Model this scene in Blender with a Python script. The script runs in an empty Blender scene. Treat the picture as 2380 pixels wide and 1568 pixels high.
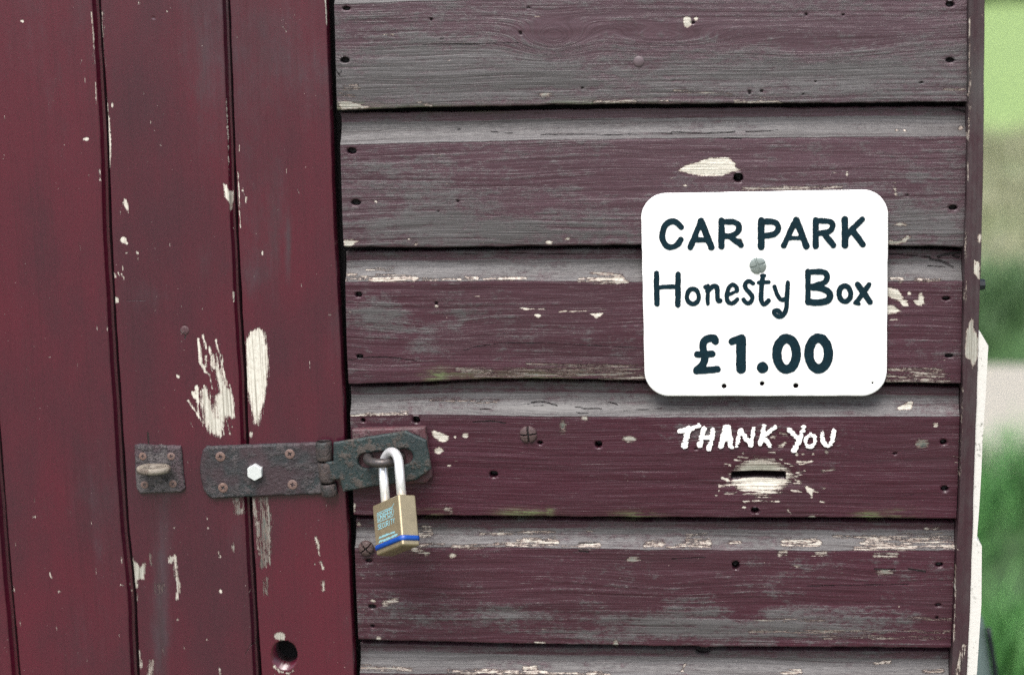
import bpy, bmesh, math, random
import numpy as np
from mathutils import Matrix, Vector
R = math.radians
random.seed(7)
SC = bpy.context.scene
COL = SC.collection

# ------------------------------------------------------------------ camera
PW, PH = 2380.0, 1568.0            # drawing units used to measure the photograph
LENS = 70.0
FPX = LENS / 36.0 * PW
PITCH, YAW, ROLL = R(11.11), R(5.488), R(-1.097)
CAM = np.array([0.0, -1.70, 1.60])
cp, sp, cy_, sy_ = math.cos(PITCH), math.sin(PITCH), math.cos(YAW), math.sin(YAW)
FWD = np.array([-sy_ * cp, cy_ * cp, -sp])
_ri = np.array([cy_, sy_, 0.0]); _up = np.cross(_ri, FWD)
cr, sr = math.cos(ROLL), math.sin(ROLL)
RGT = cr * _ri + sr * _up
UPV = -sr * _ri + cr * _up
cam_data = bpy.data.cameras.new('camera')
cam_data.lens = LENS; cam_data.sensor_width = 36.0
cam_data.clip_start = 0.05; cam_data.clip_end = 400.0
cam_data.dof.use_dof = True
cam_data.dof.focus_distance = 1.735
cam_data.dof.aperture_fstop = 3.5
cam = bpy.data.objects.new('camera', cam_data); COL.objects.link(cam)
cam.matrix_world = Matrix(((RGT[0], UPV[0], -FWD[0], CAM[0]),
                           (RGT[1], UPV[1], -FWD[1], CAM[1]),
                           (RGT[2], UPV[2], -FWD[2], CAM[2]), (0, 0, 0, 1)))
SC.camera = cam

# ------------------------------------------------------------------ sky and sun
SUN_EL, SUN_AZ = R(60), R(-12)     # azimuth: 0 = straight behind the camera, negative = from the left
world = bpy.data.worlds.new('World'); SC.world = world; world.use_nodes = True
wn = world.node_tree; wn.nodes.clear()
sky = wn.nodes.new('ShaderNodeTexSky'); sky.sky_type = 'NISHITA'; sky.sun_disc = False
sun_dir = np.array([math.sin(SUN_AZ) * math.cos(SUN_EL), -math.cos(SUN_AZ) * math.cos(SUN_EL), math.sin(SUN_EL)])
sky.sun_elevation = SUN_EL
sky.sun_rotation = math.atan2(sun_dir[0], sun_dir[1])
sky.air_density = 1.0; sky.dust_density = 4.0; sky.ozone_density = 1.0
hs = wn.nodes.new('ShaderNodeHueSaturation'); hs.inputs['Saturation'].default_value = 0.62
bg = wn.nodes.new('ShaderNodeBackground'); bg.inputs['Strength'].default_value = 0.105
wo = wn.nodes.new('ShaderNodeOutputWorld')
wn.links.new(sky.outputs[0], hs.inputs['Color']); wn.links.new(hs.outputs[0], bg.inputs[0]); wn.links.new(bg.outputs[0], wo.inputs[0])
sl = bpy.data.lights.new('sun', 'SUN'); sl.energy = 1.5; sl.angle = R(40); sl.color = (1.0, 0.98, 0.96)
so = bpy.data.objects.new('sun', sl); COL.objects.link(so)
so.location = (-3, -6, 8)
so.rotation_euler = Vector(tuple(-sun_dir)).to_track_quat('-Z', 'Y').to_euler()
SC.view_settings.view_transform = 'Standard'; SC.view_settings.look = 'None'
SC.view_settings.exposure = 1.26; SC.view_settings.gamma = 1.0
SC.view_settings.use_curve_mapping = False
SC.cycles.use_denoising = False      # keep the fine grain of the wood and the film-like noise
SC.cycles.max_bounces = 5; SC.cycles.diffuse_bounces = 3; SC.cycles.glossy_bounces = 3

# ------------------------------------------------------------------ measuring helpers
def unproj(px, py, Y=0.0):
    px = np.asarray(px, float); py = np.asarray(py, float)
    a = ((px - PW / 2) / FPX)[..., None]; b = ((py - PH / 2) / FPX)[..., None]
    d = FWD + a * RGT - b * UPV
    t = (Y - CAM[1]) / d[..., 1]
    return CAM[0] + d[..., 0] * t, CAM[2] + d[..., 2] * t
def project(x, y, z):
    vx, vy, vz = x - CAM[0], y - CAM[1], z - CAM[2]
    dep = vx * FWD[0] + vy * FWD[1] + vz * FWD[2]
    return (PW / 2 + FPX * (vx * RGT[0] + vy * RGT[1] + vz * RGT[2]) / dep,
            PH / 2 - FPX * (vx * UPV[0] + vy * UPV[1] + vz * UPV[2]) / dep)
def ground_hit(px, py):
    d = FWD + (px - PW / 2) / FPX * RGT - (py - PH / 2) / FPX * UPV
    t = -CAM[2] / d[2]
    return CAM + d * t
PX = 1.70 / FPX                     # metres per drawing unit on the wall, about 0.37 mm

_rng = np.random.default_rng(11)
_TAB = _rng.random((256, 256))
def vnoise(x, y, seed=0):
    x = np.asarray(x, float) + seed * 17.31; y = np.asarray(y, float) + seed * 9.77
    xi = np.floor(x).astype(int); yi = np.floor(y).astype(int)
    fx = x - xi; fy = y - yi
    fx = fx * fx * (3 - 2 * fx); fy = fy * fy * (3 - 2 * fy)
    a = _TAB[xi & 255, yi & 255]; b = _TAB[(xi + 1) & 255, yi & 255]
    c = _TAB[xi & 255, (yi + 1) & 255]; d = _TAB[(xi + 1) & 255, (yi + 1) & 255]
    return (a * (1 - fx) + b * fx) * (1 - fy) + (c * (1 - fx) + d * fx) * fy
def fbm(x, y, seed=0, o=4):
    s = 0; a = 0.5; t = 0
    for k in range(o):
        s = s + a * vnoise(x * 2 ** k, y * 2 ** k, seed + k * 3); t += a; a *= 0.5
    return s / t                    # 0..1

# ------------------------------------------------------------------ scene helpers
def tag(o, label=None, cat=None, group=None, kind=None):
    if label: o['label'] = label
    if cat: o['category'] = cat
    if group: o['group'] = group
    if kind: o['kind'] = kind
    return o
def empty(name, loc, label, cat, group=None):
    o = bpy.data.objects.new(name, None); COL.objects.link(o)
    o.location = loc; o.empty_display_size = 0.05
    tag(o, label, cat, group); return o
def mesh_obj(name, verts, faces, mat, parent=None, smooth=True, attrs=None):
    me = bpy.data.meshes.new(name)
    verts = np.asarray(verts, float)
    if isinstance(faces, np.ndarray):
        me.vertices.add(len(verts)); me.vertices.foreach_set('co', verts.ravel())
        n = faces.shape[1]
        me.loops.add(faces.size); me.loops.foreach_set('vertex_index', faces.ravel().astype(np.int32))
        me.polygons.add(len(faces))
        me.polygons.foreach_set('loop_start', np.arange(0, faces.size, n, dtype=np.int32))
        me.update(calc_edges=True)
    else:
        me.from_pydata([tuple(v) for v in verts], [], faces)
    if smooth: me.polygons.foreach_set('use_smooth', np.ones(len(me.polygons), dtype=bool))
    for k, v in (attrs or {}).items():
        if v.ndim == 2:
            a = me.attributes.new(k, 'FLOAT_VECTOR', 'POINT'); a.data.foreach_set('vector', v.astype(np.float32).ravel())
        else:
            a = me.attributes.new(k, 'FLOAT', 'POINT'); a.data.foreach_set('value', v.astype(np.float32))
    me.update()
    me.materials.append(mat)
    o = bpy.data.objects.new(name, me); COL.objects.link(o)
    if parent is not None:
        o.parent = parent
        if parent.type == 'EMPTY': o.matrix_parent_inverse = Matrix.Translation(parent.location).inverted()
    return o
def grid_faces(nr, nc):
    i = np.arange(nr - 1)[:, None]; j = np.arange(nc - 1)[None, :]
    a = i * nc + j
    return np.stack([a, a + nc, a + nc + 1, a + 1], -1).reshape(-1, 4)
def box(name, x0, x1, y0, y1, z0, z1, mat, parent=None, bev=0.0):
    bm = bmesh.new(); bmesh.ops.create_cube(bm, size=1)
    for v in bm.verts:
        v.co = Vector(((x0 + x1) / 2 + v.co.x * (x1 - x0), (y0 + y1) / 2 + v.co.y * (y1 - y0), (z0 + z1) / 2 + v.co.z * (z1 - z0)))
    if bev: bmesh.ops.bevel(bm, geom=bm.edges[:], offset=bev, segments=2, affect='EDGES')
    me = bpy.data.meshes.new(name); bm.to_mesh(me); bm.free(); me.materials.append(mat)
    o = bpy.data.objects.new(name, me); COL.objects.link(o)
    if parent is not None:
        o.parent = parent
        if parent.type == 'EMPTY': o.matrix_parent_inverse = Matrix.Translation(parent.location).inverted()
    return o

# ---- signed distance drawing in drawing units (positive inside)
def chaikin(p, n=2, closed=False):
    p = np.array(p, float)
    for _ in range(n):
        if closed:
            q = np.roll(p, -1, 0); p = np.stack([.75 * p + .25 * q, .25 * p + .75 * q], 1).reshape(-1, 2)
        else:
            a, b = p[:-1], p[1:]
            m = np.stack([.75 * a + .25 * b, .25 * a + .75 * b], 1).reshape(-1, 2)
            p = np.vstack([p[:1], m[1:-1] if len(m) > 2 else m, p[-1:]])
    return p
def sd_line(X, Y, pts, w0, w1=None):
    pts = np.asarray(pts, float); best = np.full(X.shape, -1e9)
    n = len(pts) - 1
    for k in range(n):
        a, b = pts[k], pts[k + 1]; d = b - a; L = d @ d + 1e-9
        t = np.clip(((X - a[0]) * d[0] + (Y - a[1]) * d[1]) / L, 0, 1)
        dist = np.hypot(X - a[0] - t * d[0], Y - a[1] - t * d[1])
        wa = w0 if w1 is None else w0 + (w1 - w0) * (k + t) / n
        best = np.maximum(best, wa / 2 - dist)
    return best
def sd_poly(X, Y, pts):
    pts = np.asarray(pts, float); q = np.roll(pts, -1, 0)
    inside = np.zeros(X.shape, bool); dist = np.full(X.shape, 1e9)
    for a, b in zip(pts, q):
        d = b - a; L = d @ d + 1e-9
        t = np.clip(((X - a[0]) * d[0] + (Y - a[1]) * d[1]) / L, 0, 1)
        dist = np.minimum(dist, np.hypot(X - a[0] - t * d[0], Y - a[1] - t * d[1]))
        c = ((a[1] > Y) != (b[1] > Y)) & (X < (b[0] - a[0]) * (Y - a[1]) / (b[1] - a[1] + 1e-12) + a[0])
        inside ^= c
    return np.where(inside, dist, -dist)
def sd_ell(X, Y, cx, cy, rx, ry, rot=0.0):
    c, s = math.cos(rot), math.sin(rot)
    u = (X - cx) * c + (Y - cy) * s; v = -(X - cx) * s + (Y - cy) * c
    return (1 - np.hypot(u / rx, v / ry)) * min(rx, ry)

def ms_solid(name, fn, x0, y0, x1, y1, step, yf, yb, mat, parent=None, bev=0.0, wb=3.0):
    """marching squares: the outline fn(X,Y)>0 as a plate between the planes y=yf (front) and y=yb."""
    xs = np.arange(x0, x1 + step, step); ys = np.arange(y0, y1 + step, step)
    X, Y = np.meshgrid(xs, ys); V = fn(X, Y)
    V = np.where(np.abs(V) < 1e-6, 1e-6, V)
    ny, nx = V.shape; ins = V > 0
    verts = []; vid = {}; dist = []
    def gv(i, j):
        k = (0, i, j)
        if k not in vid: vid[k] = len(verts); verts.append((X[i, j], Y[i, j])); dist.append(V[i, j])
        return vid[k]
    def ev(i, j, i2, j2):
        k = (1, i + i2, j + j2)
        if k not in vid:
            t = V[i, j] / (V[i, j] - V[i2, j2]); vid[k] = len(verts)
            verts.append((X[i, j] + t * (X[i2, j2] - X[i, j]), Y[i, j] + t * (Y[i2, j2] - Y[i, j]))); dist.append(0.0)
        return vid[k]
    faces = []; segs = []
    any_in = ins[:-1, :-1] | ins[1:, :-1] | ins[:-1, 1:] | ins[1:, 1:]
    for i, j in zip(*np.nonzero(any_in)):
        cs = [(i, j), (i + 1, j), (i + 1, j + 1), (i, j + 1)]
        poly = []; out = None; inn = None
        for a in range(4):
            p, q = cs[a], cs[(a + 1) % 4]
            if ins[p]: poly.append(gv(*p))
            if ins[p] != ins[q]:
                e = ev(p[0], p[1], q[0], q[1]); poly.append(e)
                if ins[p]: out = e
                else: inn = e
                if out is not None and inn is not None and len(poly) >= 2:
                    segs.append((out, inn)); out = inn = None
        if len(poly) >= 3: faces.append(poly)
    P = np.array(verts); wx, wz = unproj(P[:, 0], P[:, 1], yf)
    yo = yf + bev * np.clip(1 - np.array(dist) / wb, 0, 1) ** 2
    co = [(a, q, b) for a, q, b in zip(wx, yo, wz)]
    back = {}
    def bv(k):
        if k not in back: back[k] = len(co); co.append((wx[k], yb, wz[k]))
        return back[k]
    if yb is not None and yb != yf:
        for a, b in segs: faces.append([a, bv(a), bv(b), b])
    return mesh_obj(name, co, faces, mat, parent, smooth=bev > 0)

# ------------------------------------------------------------------ materials
class NT:
    def __init__(s, name):
        s.m = bpy.data.materials.new(name); s.m.use_nodes = True
        s.t = s.m.node_tree; s.b = s.t.nodes['Principled BSDF']
    def n(s, typ, **kw):
        nd = s.t.nodes.new(typ)
        for k, v in kw.items(): setattr(nd, k, v)
        return nd
    def l(s, a, b): s.t.links.new(a, b)
    def put(s, sock, v):
        if hasattr(v, 'is_output') or isinstance(v, bpy.types.NodeSocket): s.l(v, sock)
        else: sock.default_value = v
    def math(s, op, a, b=0.0, c=None, clamp=False):
        nd = s.n('ShaderNodeMath', operation=op, use_clamp=clamp); s.put(nd.inputs[0], a); s.put(nd.inputs[1], b)
        if c is not None: s.put(nd.inputs[2], c)
        return nd.outputs[0]
    def vmul(s, v, k):
        nd = s.n('ShaderNodeVectorMath', operation='MULTIPLY'); s.put(nd.inputs[0], v); nd.inputs[1].default_value = k
        return nd.outputs[0]
    def vadd(s, v, k):
        nd = s.n('ShaderNodeVectorMath', operation='ADD'); s.put(nd.inputs[0], v); s.put(nd.inputs[1], k)
        return nd.outputs[0]
    def noise(s, v, scale=1.0, detail=3.0, rough=0.55, dist=0.0):
        nd = s.n('ShaderNodeTexNoise'); s.put(nd.inputs['Vector'], v); nd.inputs['Scale'].default_value = scale
        nd.inputs['Detail'].default_value = detail; nd.inputs['Roughness'].default_value = rough
        nd.inputs['Distortion'].default_value = dist; return nd.outputs[0]
    def attr(s, name, vec=False):
        nd = s.n('ShaderNodeAttribute', attribute_name=name); return nd.outputs['Vector' if vec else 'Fac']
    def ramp(s, v, a, b, o0=0.0, o1=1.0):
        nd = s.n('ShaderNodeMapRange', interpolation_type='SMOOTHSTEP'); s.put(nd.inputs[0], v)
        nd.inputs[1].default_value = a; nd.inputs[2].default_value = b
        nd.inputs[3].default_value = o0; nd.inputs[4].default_value = o1; return nd.outputs[0]
    def mix(s, f, a, b):
        nd = s.n('ShaderNodeMix', data_type='RGBA'); s.put(nd.inputs[0], f)
        for k, v in ((6, a), (7, b)): s.put(nd.inputs[k], (*v, 1) if isinstance(v, tuple) else v)
        return nd.outputs[2]
    def bump(s, h, dist, strength=1.0, nrm=None):
        nd = s.n('ShaderNodeBump'); nd.inputs['Strength'].default_value = strength; nd.inputs['Distance'].default_value = dist
        s.put(nd.inputs['Height'], h)
        if nrm is not None: s.l(nrm, nd.inputs['Normal'])
        return nd.outputs[0]
    def coord(s):
        return s.n('ShaderNodeTexCoord').outputs['Object']
    def set(s, **kw):
        for k, v in kw.items():
            k = k.replace('_', ' ')
            if k == 'Base Color' and isinstance(v, tuple): v = (*v, 1)
            s.put(s.b.inputs[k], v)
        return s.m

def paint_material(name, red, red2, faded, grey, grey2, rough, grain_bump, door=False, spec=.55):
    """weathered paint on wood. attributes: uvg (along grain, across grain, seed), chip, tone, fray, wear, fade, algae, crack"""
    m = NT(name)
    uv = m.attr('uvg', True)
    fine = m.noise(m.vmul(uv, (5, 330, 40)), 1, 5, .62)
    hair = m.noise(m.vmul(uv, (22, 1500, 40)), 1, 3, .7)
    mid = m.noise(m.vmul(uv, (4, 105, 40)), 1, 3, .55)
    blot = m.noise(m.vmul(uv, (9, 24, 40)), 1, 6, .65)
    blot2 = m.noise(m.vmul(uv, (40, 95, 41)), 1, 6, .7)
    cloud = m.noise(m.vmul(uv, (5, 11, 43)), 1, 6, .62)
    speck = m.noise(m.vmul(uv, (420, 520, 45)), 1, 1.5, .5)
    grit = m.noise(m.vmul(uv, (1100, 1200, 46)), 1, 2, .8)
    c5_ = lambda n, k: m.math('MULTIPLY', m.math('SUBTRACT', n, .5), k)
    # weathering film; on the coves also sky sheen put into the colour
    w = m.math('ADD', m.attr('wear'), c5_(blot, 1.3 if not door else .9))
    w = m.math('ADD', w, c5_(blot2, 1.7 if not door else .8))
    w = m.math('ADD', w, c5_(m.noise(m.vmul(uv, (190, 330, 52)), 1, 4, .7), 1.2 if not door else .3))
    w = m.math('ADD', w, c5_(fine, 1.15 if not door else .3))
    w = m.math('ADD', w, c5_(hair, .55 if not door else .25))
    wear = m.ramp(w, .14, .84) if not door else m.ramp(w, .15, 1.15)
    redc = m.mix(m.ramp(cloud, .3, .7), red, red2)
    redc = m.mix(m.attr('fade'), redc, m.mix(m.ramp(mid, .35, .65), faded, tuple(c * .78 for c in faded)))
    redc = m.mix(m.ramp(grit, .2, .8, 0.0, .28), redc, tuple(min(1, c * 1.8 + .012) for c in red))
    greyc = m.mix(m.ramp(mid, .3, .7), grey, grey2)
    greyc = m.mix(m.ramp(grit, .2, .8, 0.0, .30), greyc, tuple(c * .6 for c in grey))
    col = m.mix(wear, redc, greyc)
    # grain lines: dark in the grooves, pale on worn ridges
    groove = m.ramp(fine, .34, .50, 1.0, 0.0)
    col = m.mix(m.math('MULTIPLY', groove, .34 if not door else .14), col, tuple(c * .55 for c in red2))
    ridge = m.math('MULTIPLY', m.ramp(hair, .56, .72), m.ramp(wear, .2, 1.0))
    col = m.mix(m.math('MULTIPLY', ridge, .28), col, tuple(min(1, c * 1.9) for c in grey2))
    # algae
    al = m.math('MULTIPLY', m.attr('algae'), m.ramp(m.math('ADD', blot2, c5_(hair, 1.2)), .40, .62))
    col = m.mix(al, col, m.mix(blot, (.05, .085, .028), (.20, .23, .11)))
    # chips down to pale undercoat and wood
    lines = m.noise(m.vmul(uv, (12, 800, 48)), 1, 3, .6)
    fr = m.noise(m.vmul(uv, (38, 800, 47)), 1, 8, .8)
    fr2 = m.noise(m.vmul(uv, (260, 420, 49)), 1, 6, .75)
    fa = m.attr('fray')
    ch = m.math('ADD', m.attr('chip'), m.math('MULTIPLY', c5_(fr, 26.0), fa))
    ch = m.math('ADD', ch, m.math('MULTIPLY', c5_(fr2, 13.0), m.math('POWER', fa, .5)))
    ch = m.math('DIVIDE', ch, m.math('ADD', m.math('MULTIPLY', fa, .7), .45))
    chip = m.ramp(ch, -.5, .6)
    sp_ = m.ramp(m.math('ADD', speck, c5_(blot, .35)), .78, .82)
    chip = m.math('MAXIMUM', chip, m.math('MULTIPLY', sp_, .55))
    pale = m.mix(m.ramp(lines, .32, .56), (.28, .26, .21), (.66, .63, .55))
    palg = m.mix(m.ramp(lines, .40, .62), (.010, .016, .017), (.090, .104, .090))
    palec = m.mix(m.attr('tone'), pale, palg)
    palec = m.mix(m.ramp(fr2, .35, .6, .35, 0.0), palec, (.22, .19, .14))
    palec = m.mix(m.ramp(ch, .5, 3.0, .5, 0.0), palec, (.26, .13, .12))
    col = m.mix(chip, col, palec)
    cr_ = m.ramp(m.math('ADD', m.attr('crack_shade'), c5_(fr, 7.0)), -.5, .6)
    col = m.mix(m.math('MULTIPLY', cr_, .92), col, (.010, .007, .008))  # near-black for cracks, and for shade painted into holes, slot and joints
    # relief
    h = m.math('ADD', m.math('MULTIPLY', fine, m.math('ADD', m.math('MULTIPLY', wear, .4), .8)), m.math('MULTIPLY', mid, .8))
    h = m.math('ADD', h, m.math('MULTIPLY', hair, .35))
    h = m.math('SUBTRACT', h, m.math('MULTIPLY', chip, .8 if not door else 2.5))
    h = m.math('SUBTRACT', h, m.math('MULTIPLY', cr_, 1.2))
    h = m.math('ADD', h, m.math('MULTIPLY', blot2, .4))
    nb = m.bump(h, grain_bump)
    nb = m.bump(grit, .00006, 1.0, nb)
    rg = m.math('ADD', rough, m.math('ADD', m.math('MULTIPLY', wear, .10), m.math('MULTIPLY', chip, .35)))
    return m.set(Base_Color=col, Roughness=rg, Normal=nb, Specular_IOR_Level=spec)

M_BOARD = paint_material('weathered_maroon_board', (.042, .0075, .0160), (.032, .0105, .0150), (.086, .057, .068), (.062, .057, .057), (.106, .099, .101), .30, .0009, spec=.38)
M_DOOR = paint_material('maroon_door_paint', (.068, .0052, .0155), (.032, .0080, .0155), (.08, .035, .05), (.042, .023, .030), (.058, .039, .050), .20, .00020, door=True, spec=.8)
M_TRIM = paint_material('maroon_trim_paint', (.034, .0085, .0150), (.030, .011, .0155), (.07, .05, .055), (.052, .045, .045), (.078, .068, .068), .42, .0004, door=True, spec=.3)

def metal_paint(name, paint, paint2, rust, rust2, amount, rough=.55, bump=.0005, metal=0.0, scale=1.0):
    m = NT(name); c = m.coord()
    a = m.noise(c, 150 * scale, 5, .7); b = m.noise(c, 420 * scale, 4, .65); d = m.noise(c, 60 * scale, 3, .5); e = m.noise(c, 1500, 2, .6)
    k = m.math('ADD', m.math('MULTIPLY', a, .6), m.math('MULTIPLY', b, .4))
    k = m.math('ADD', k, m.math('MULTIPLY', m.math('SUBTRACT', d, .5), .5))
    f = m.ramp(k, amount - .03, amount + .05)
    col = m.mix(f, m.mix(m.ramp(d, .35, .65), paint, paint2), m.mix(m.ramp(b, .3, .7), rust, rust2))
    col = m.mix(m.ramp(e, .35, .7, 0, .35), col, tuple(min(1, x * 1.8 + .02) for x in rust2))
    h = m.math('ADD', m.math('MULTIPLY', f, .5), m.math('ADD', b, m.math('MULTIPLY', e, .3)))
    return m.set(Base_Color=col, Roughness=m.math('ADD', rough, m.math('MULTIPLY', f, .2)), Normal=m.bump(h, bump), Metallic=metal)
M_LEAF = metal_paint('worn_hinge_paint', (.030, .013, .018), (.007, .017, .019), (.080, .070, .072), (.034, .027, .029), .53, bump=.0011, scale=.6)
M_STRAP = metal_paint('teal_black_strap_paint', (.002, .016, .019), (.003, .020, .021), (.070, .060, .052), (.042, .034, .029), .54, bump=.0010, scale=.55)
M_KNUCKLE = metal_paint('rusty_knuckle', (.010, .017, .018), (.034, .022, .023), (.062, .052, .050), (.045, .030, .026), .50, bump=.0006)
M_OLD = metal_paint('pitted_old_plate', (.050, .028, .035), (.013, .022, .026), (.115, .103, .102), (.058, .048, .050), .47, bump=.0022, scale=.8)
M_TAB = metal_paint('beige_rusty_tab', (.20, .175, .14), (.15, .125, .10), (.11, .07, .05), (.13, .105, .085), .54, bump=.0009)
M_SCREW = metal_paint('rusty_screw', (.13, .085, .075), (.15, .09, .07), (.09, .055, .05), (.12, .07, .055), .55, bump=.0003)
M_LOOP = metal_paint('dark_steel_loop', (.035, .04, .045), (.05, .055, .06), (.22, .10, .06), (.12, .07, .05), .66, rough=.38, bump=.0002, metal=.5)
M_PLATE = metal_paint('maroon_painted_plate', (.075, .014, .022), (.055, .016, .022), (.10, .05, .05), (.08, .06, .06), .60, bump=.0005)
M_BLACK = NT('black_gap_shade').set(Base_Color=(.006, .005, .006), Roughness=.9)  # flat black standing in for deep shade

def simple(name, col, rough=.5, metal=0.0, var=.15, scale=200, bump=.0001):
    m = NT(name); c = m.coord(); n = m.noise(c, scale, 4, .6)
    return m.set(Base_Color=m.mix(n, tuple(x * (1 - var) for x in col), tuple(min(1, x * (1 + var)) for x in col)),
                 Roughness=rough, Metallic=metal, Normal=m.bump(n, bump))
def sign_mat():
    m = NT('white_sign_paint'); c = m.coord(); a = m.noise(c, 9, 5, .6); b = m.noise(c, 160, 4, .7); d = m.noise(m.vmul(c, (60, 1, 6)), 1, 4, .6)
    col = m.mix(m.ramp(a, .35, .75, 0, .5), (.88, .88, .87), (.80, .80, .77))
    col = m.mix(m.ramp(d, .58, .80, 0, .35), col, (.70, .68, .62)); col = m.mix(m.ramp(b, .70, .80, 0, .6), col, (.55, .52, .46))
    return m.set(Base_Color=col, Roughness=.38, Normal=m.bump(b, .0001))
M_SIGN = sign_mat()
M_INK = simple('blue_black_sign_paint', (.0025, .016, .024), .65, 0, .5, 260, .0002)
M_INK.node_tree.nodes['Principled BSDF'].inputs['Specular IOR Level'].default_value = .15
M_WHITE = simple('white_hand_paint', (.80, .78, .75), .5, 0, .12, 120, .0002)
M_ZINC = simple('bright_zinc', (.74, .77, .76), .36, .4, .06, 400)
M_DULLZ = simple('dull_zinc', (.27, .31, .295), .45, .6, .1, 300)
M_CHROME = simple('chrome_shackle', (.95, .95, .96), .22, .62, .03, 300, .00003)
M_BRASS = simple('brass', (.40, .33, .21), .42, .70, .25, 160, .0001)
M_BLUE = simple('blue_plastic', (.004, .055, .30), .35, 0, .12, 300)
M_CYAN = simple('cyan_print', (.22, .42, .46), .5, 0, .3, 900)
def white_board_mat():
    m = NT('white_gloss_board'); c = m.coord(); a = m.noise(c, 260, 4, .7); b = m.noise(c, 25, 3, .5)
    f = m.ramp(m.math('ADD', a, m.math('MULTIPLY', m.math('SUBTRACT', b, .5), .6)), .60, .74)
    return m.set(Base_Color=m.mix(f, (.62, .60, .56), (.22, .22, .19)), Roughness=.45, Normal=m.bump(a, .0003))
M_WBOARD = white_board_mat()
M_PLASTIC = simple('grey_green_plastic', (.16, .21, .20), .35, 0, .1, 90)
M_RUBBER = simple('black_rubber_edge', (.012, .016, .02), .5, 0, .2, 120)

# ------------------------------------------------------------------ marks on the wood, measured in drawing units
def T(k, x0, y0, pts): return [(x0 + a * k, y0 + b * k) for a, b in pts]
c1 = lambda p: T(.344, 0, 0, p)
c2 = lambda p: T(.344, 0, 523.6, p)
c3 = lambda p: T(.344, 0, 1034.8, p)
c4 = lambda p: T(.344, 761.6, 0, p)
c5 = lambda p: T(.344, 761.6, 523.6, p)
c6 = lambda p: T(.344, 761.6, 1034.8, p)
c7 = lambda p: T(.344, 1561.3, 0, p)
c8 = lambda p: T(.3929, 1561.3, 952, p)
cT = lambda p: T(.168, 1561.3, 971, p)
cR = lambda p: T(.2915, 1999, 495, p)
# (kind, points, width / radii, tone 0 pale .. 1 green grey)
CHIPS = []
def poly(pts, tone=0.0, fray=.7): CHIPS.append(('p', pts, None, tone, fray))
def line(pts, w, tone=0.0, k=.344, fray=None): CHIPS.append(('l', pts, w * k, tone, fray or (.5 + 2.6 * min(tone, .6))))
def ell(pt, rx, ry, tone=0.0, rot=0.0, k=.344, fray=None): CHIPS.append(('e', pt[0], (rx * k, ry * k, rot), tone, fray or (.4 + .9 * tone)))
# door
poly(c2([(1745, 690), (1790, 720), (1810, 870), (1815, 920), (1810, 1050), (1780, 1200), (1760, 1300), (1745, 1350), (1715, 1340), (1695, 1250), (1670, 1100), (1655, 950), (1655, 790), (1690, 720)]), 0, 1.5)
poly(c2([(1360, 1120), (1395, 1085), (1425, 1190), (1462, 1290), (1452, 1150), (1490, 1130), (1448, 980), (1425, 880), (1440, 870), (1500, 1000), (1528, 1095), (1555, 1110), (1580, 1180), (1588, 1290), (1555, 1310), (1525, 1290), (1500, 1420), (1470, 1420), (1415, 1400), (1380, 1330), (1362, 1250), (1350, 1200)]), .1, 2.0)
_f2 = random.Random(3)
for _ in range(26):                             # torn filaments round the big scar
    t_ = _f2.random(); a, b = 1320 + t_ * 240, _f2.uniform(880, 1330) - 60 * (1 - t_)
    L = _f2.uniform(40, 150); line(c2([(a, b), (a + L * .22, b + L)]), _f2.uniform(3, 8), _f2.uniform(0, .12), fray=.5)
line(c2([(1340, 770), (1358, 930), (1390, 990)]), 22); line(c2([(1370, 740), (1395, 830)]), 14); line(c2([(1415, 820), (1440, 960)]), 16)
line(c2([(1457, 770), (1490, 890), (1532, 1080)]), 11); line(c2([(1270, 1180), (1370, 1330)]), 12); line(c2([(1330, 1090), (1335, 1190)]), 26); line(c2([(1350, 870), (1350, 920)]), 24)
line(c2([(1390, 880), (1390, 960)]), 10); line(c2([(1305, 1130), (1320, 1160)]), 26)
poly(c1([(1510, 1240), (1530, 1250), (1550, 1290), (1585, 1290), (1580, 1370), (1560, 1430), (1545, 1370), (1520, 1330)]))
ell(c1([(851, 1380)]), 16, 40, 0, -.25); ell(c1([(760, 711)]), 9, 15); ell(c1([(583, 940)]), 22, 12); ell(c1([(148, 145)]), 14, 9); ell(c1([(1128, 77)]), 7, 6)
ell(c1([(1660, 1350)]), 7, 26, 0, .15); ell(c1([(598, 1185)]), 6, 6); ell(c1([(1640, 1285)]), 7, 6); ell(c1([(1085, 980)]), 4, 5); ell(c1([(195, 663)]), 4, 4)
line(c1([(712, 640), (728, 780), (738, 900), (742, 980), (735, 1130)]), 20); line(c1([(617, 80), (628, 200)]), 7); line(c1([(628, 200), (636, 430)]), 8); line(c1([(645, 560), (650, 700)]), 5)
line(c1([(1545, 0), (1558, 350)]), 10); line(c1([(1530, 670), (1545, 1000), (1555, 1280)]), 8); line(c1([(735, 1200), (750, 1540)]), 6); line(c1([(672, 1140), (678, 1220)]), 8)
line(c1([(2200, 0), (2208, 170)]), 9); line(c1([(2255, 1200), (2258, 1540)]), 5); line(c1([(690, 80), (705, 560)]), 5, .4); line(c1([(935, 0), (937, 35)]), 6)
line(c1([(1905, 175), (1935, 215)]), 3); line(c1([(1610, 1160), (1625, 1540)]), 5)
ell(c2([(832, 100)]), 24, 22); ell(c2([(855, 120)]), 10, 10); ell(c2([(858, 187)]), 8, 7); ell(c2([(928, 187)]), 9, 10)
line(c2([(825, 270), (830, 300)]), 8); line(c2([(770, 320), (780, 350)]), 9); line(c2([(800, 320), (812, 345)]), 7); line(c2([(822, 325), (838, 362)]), 9)
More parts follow.
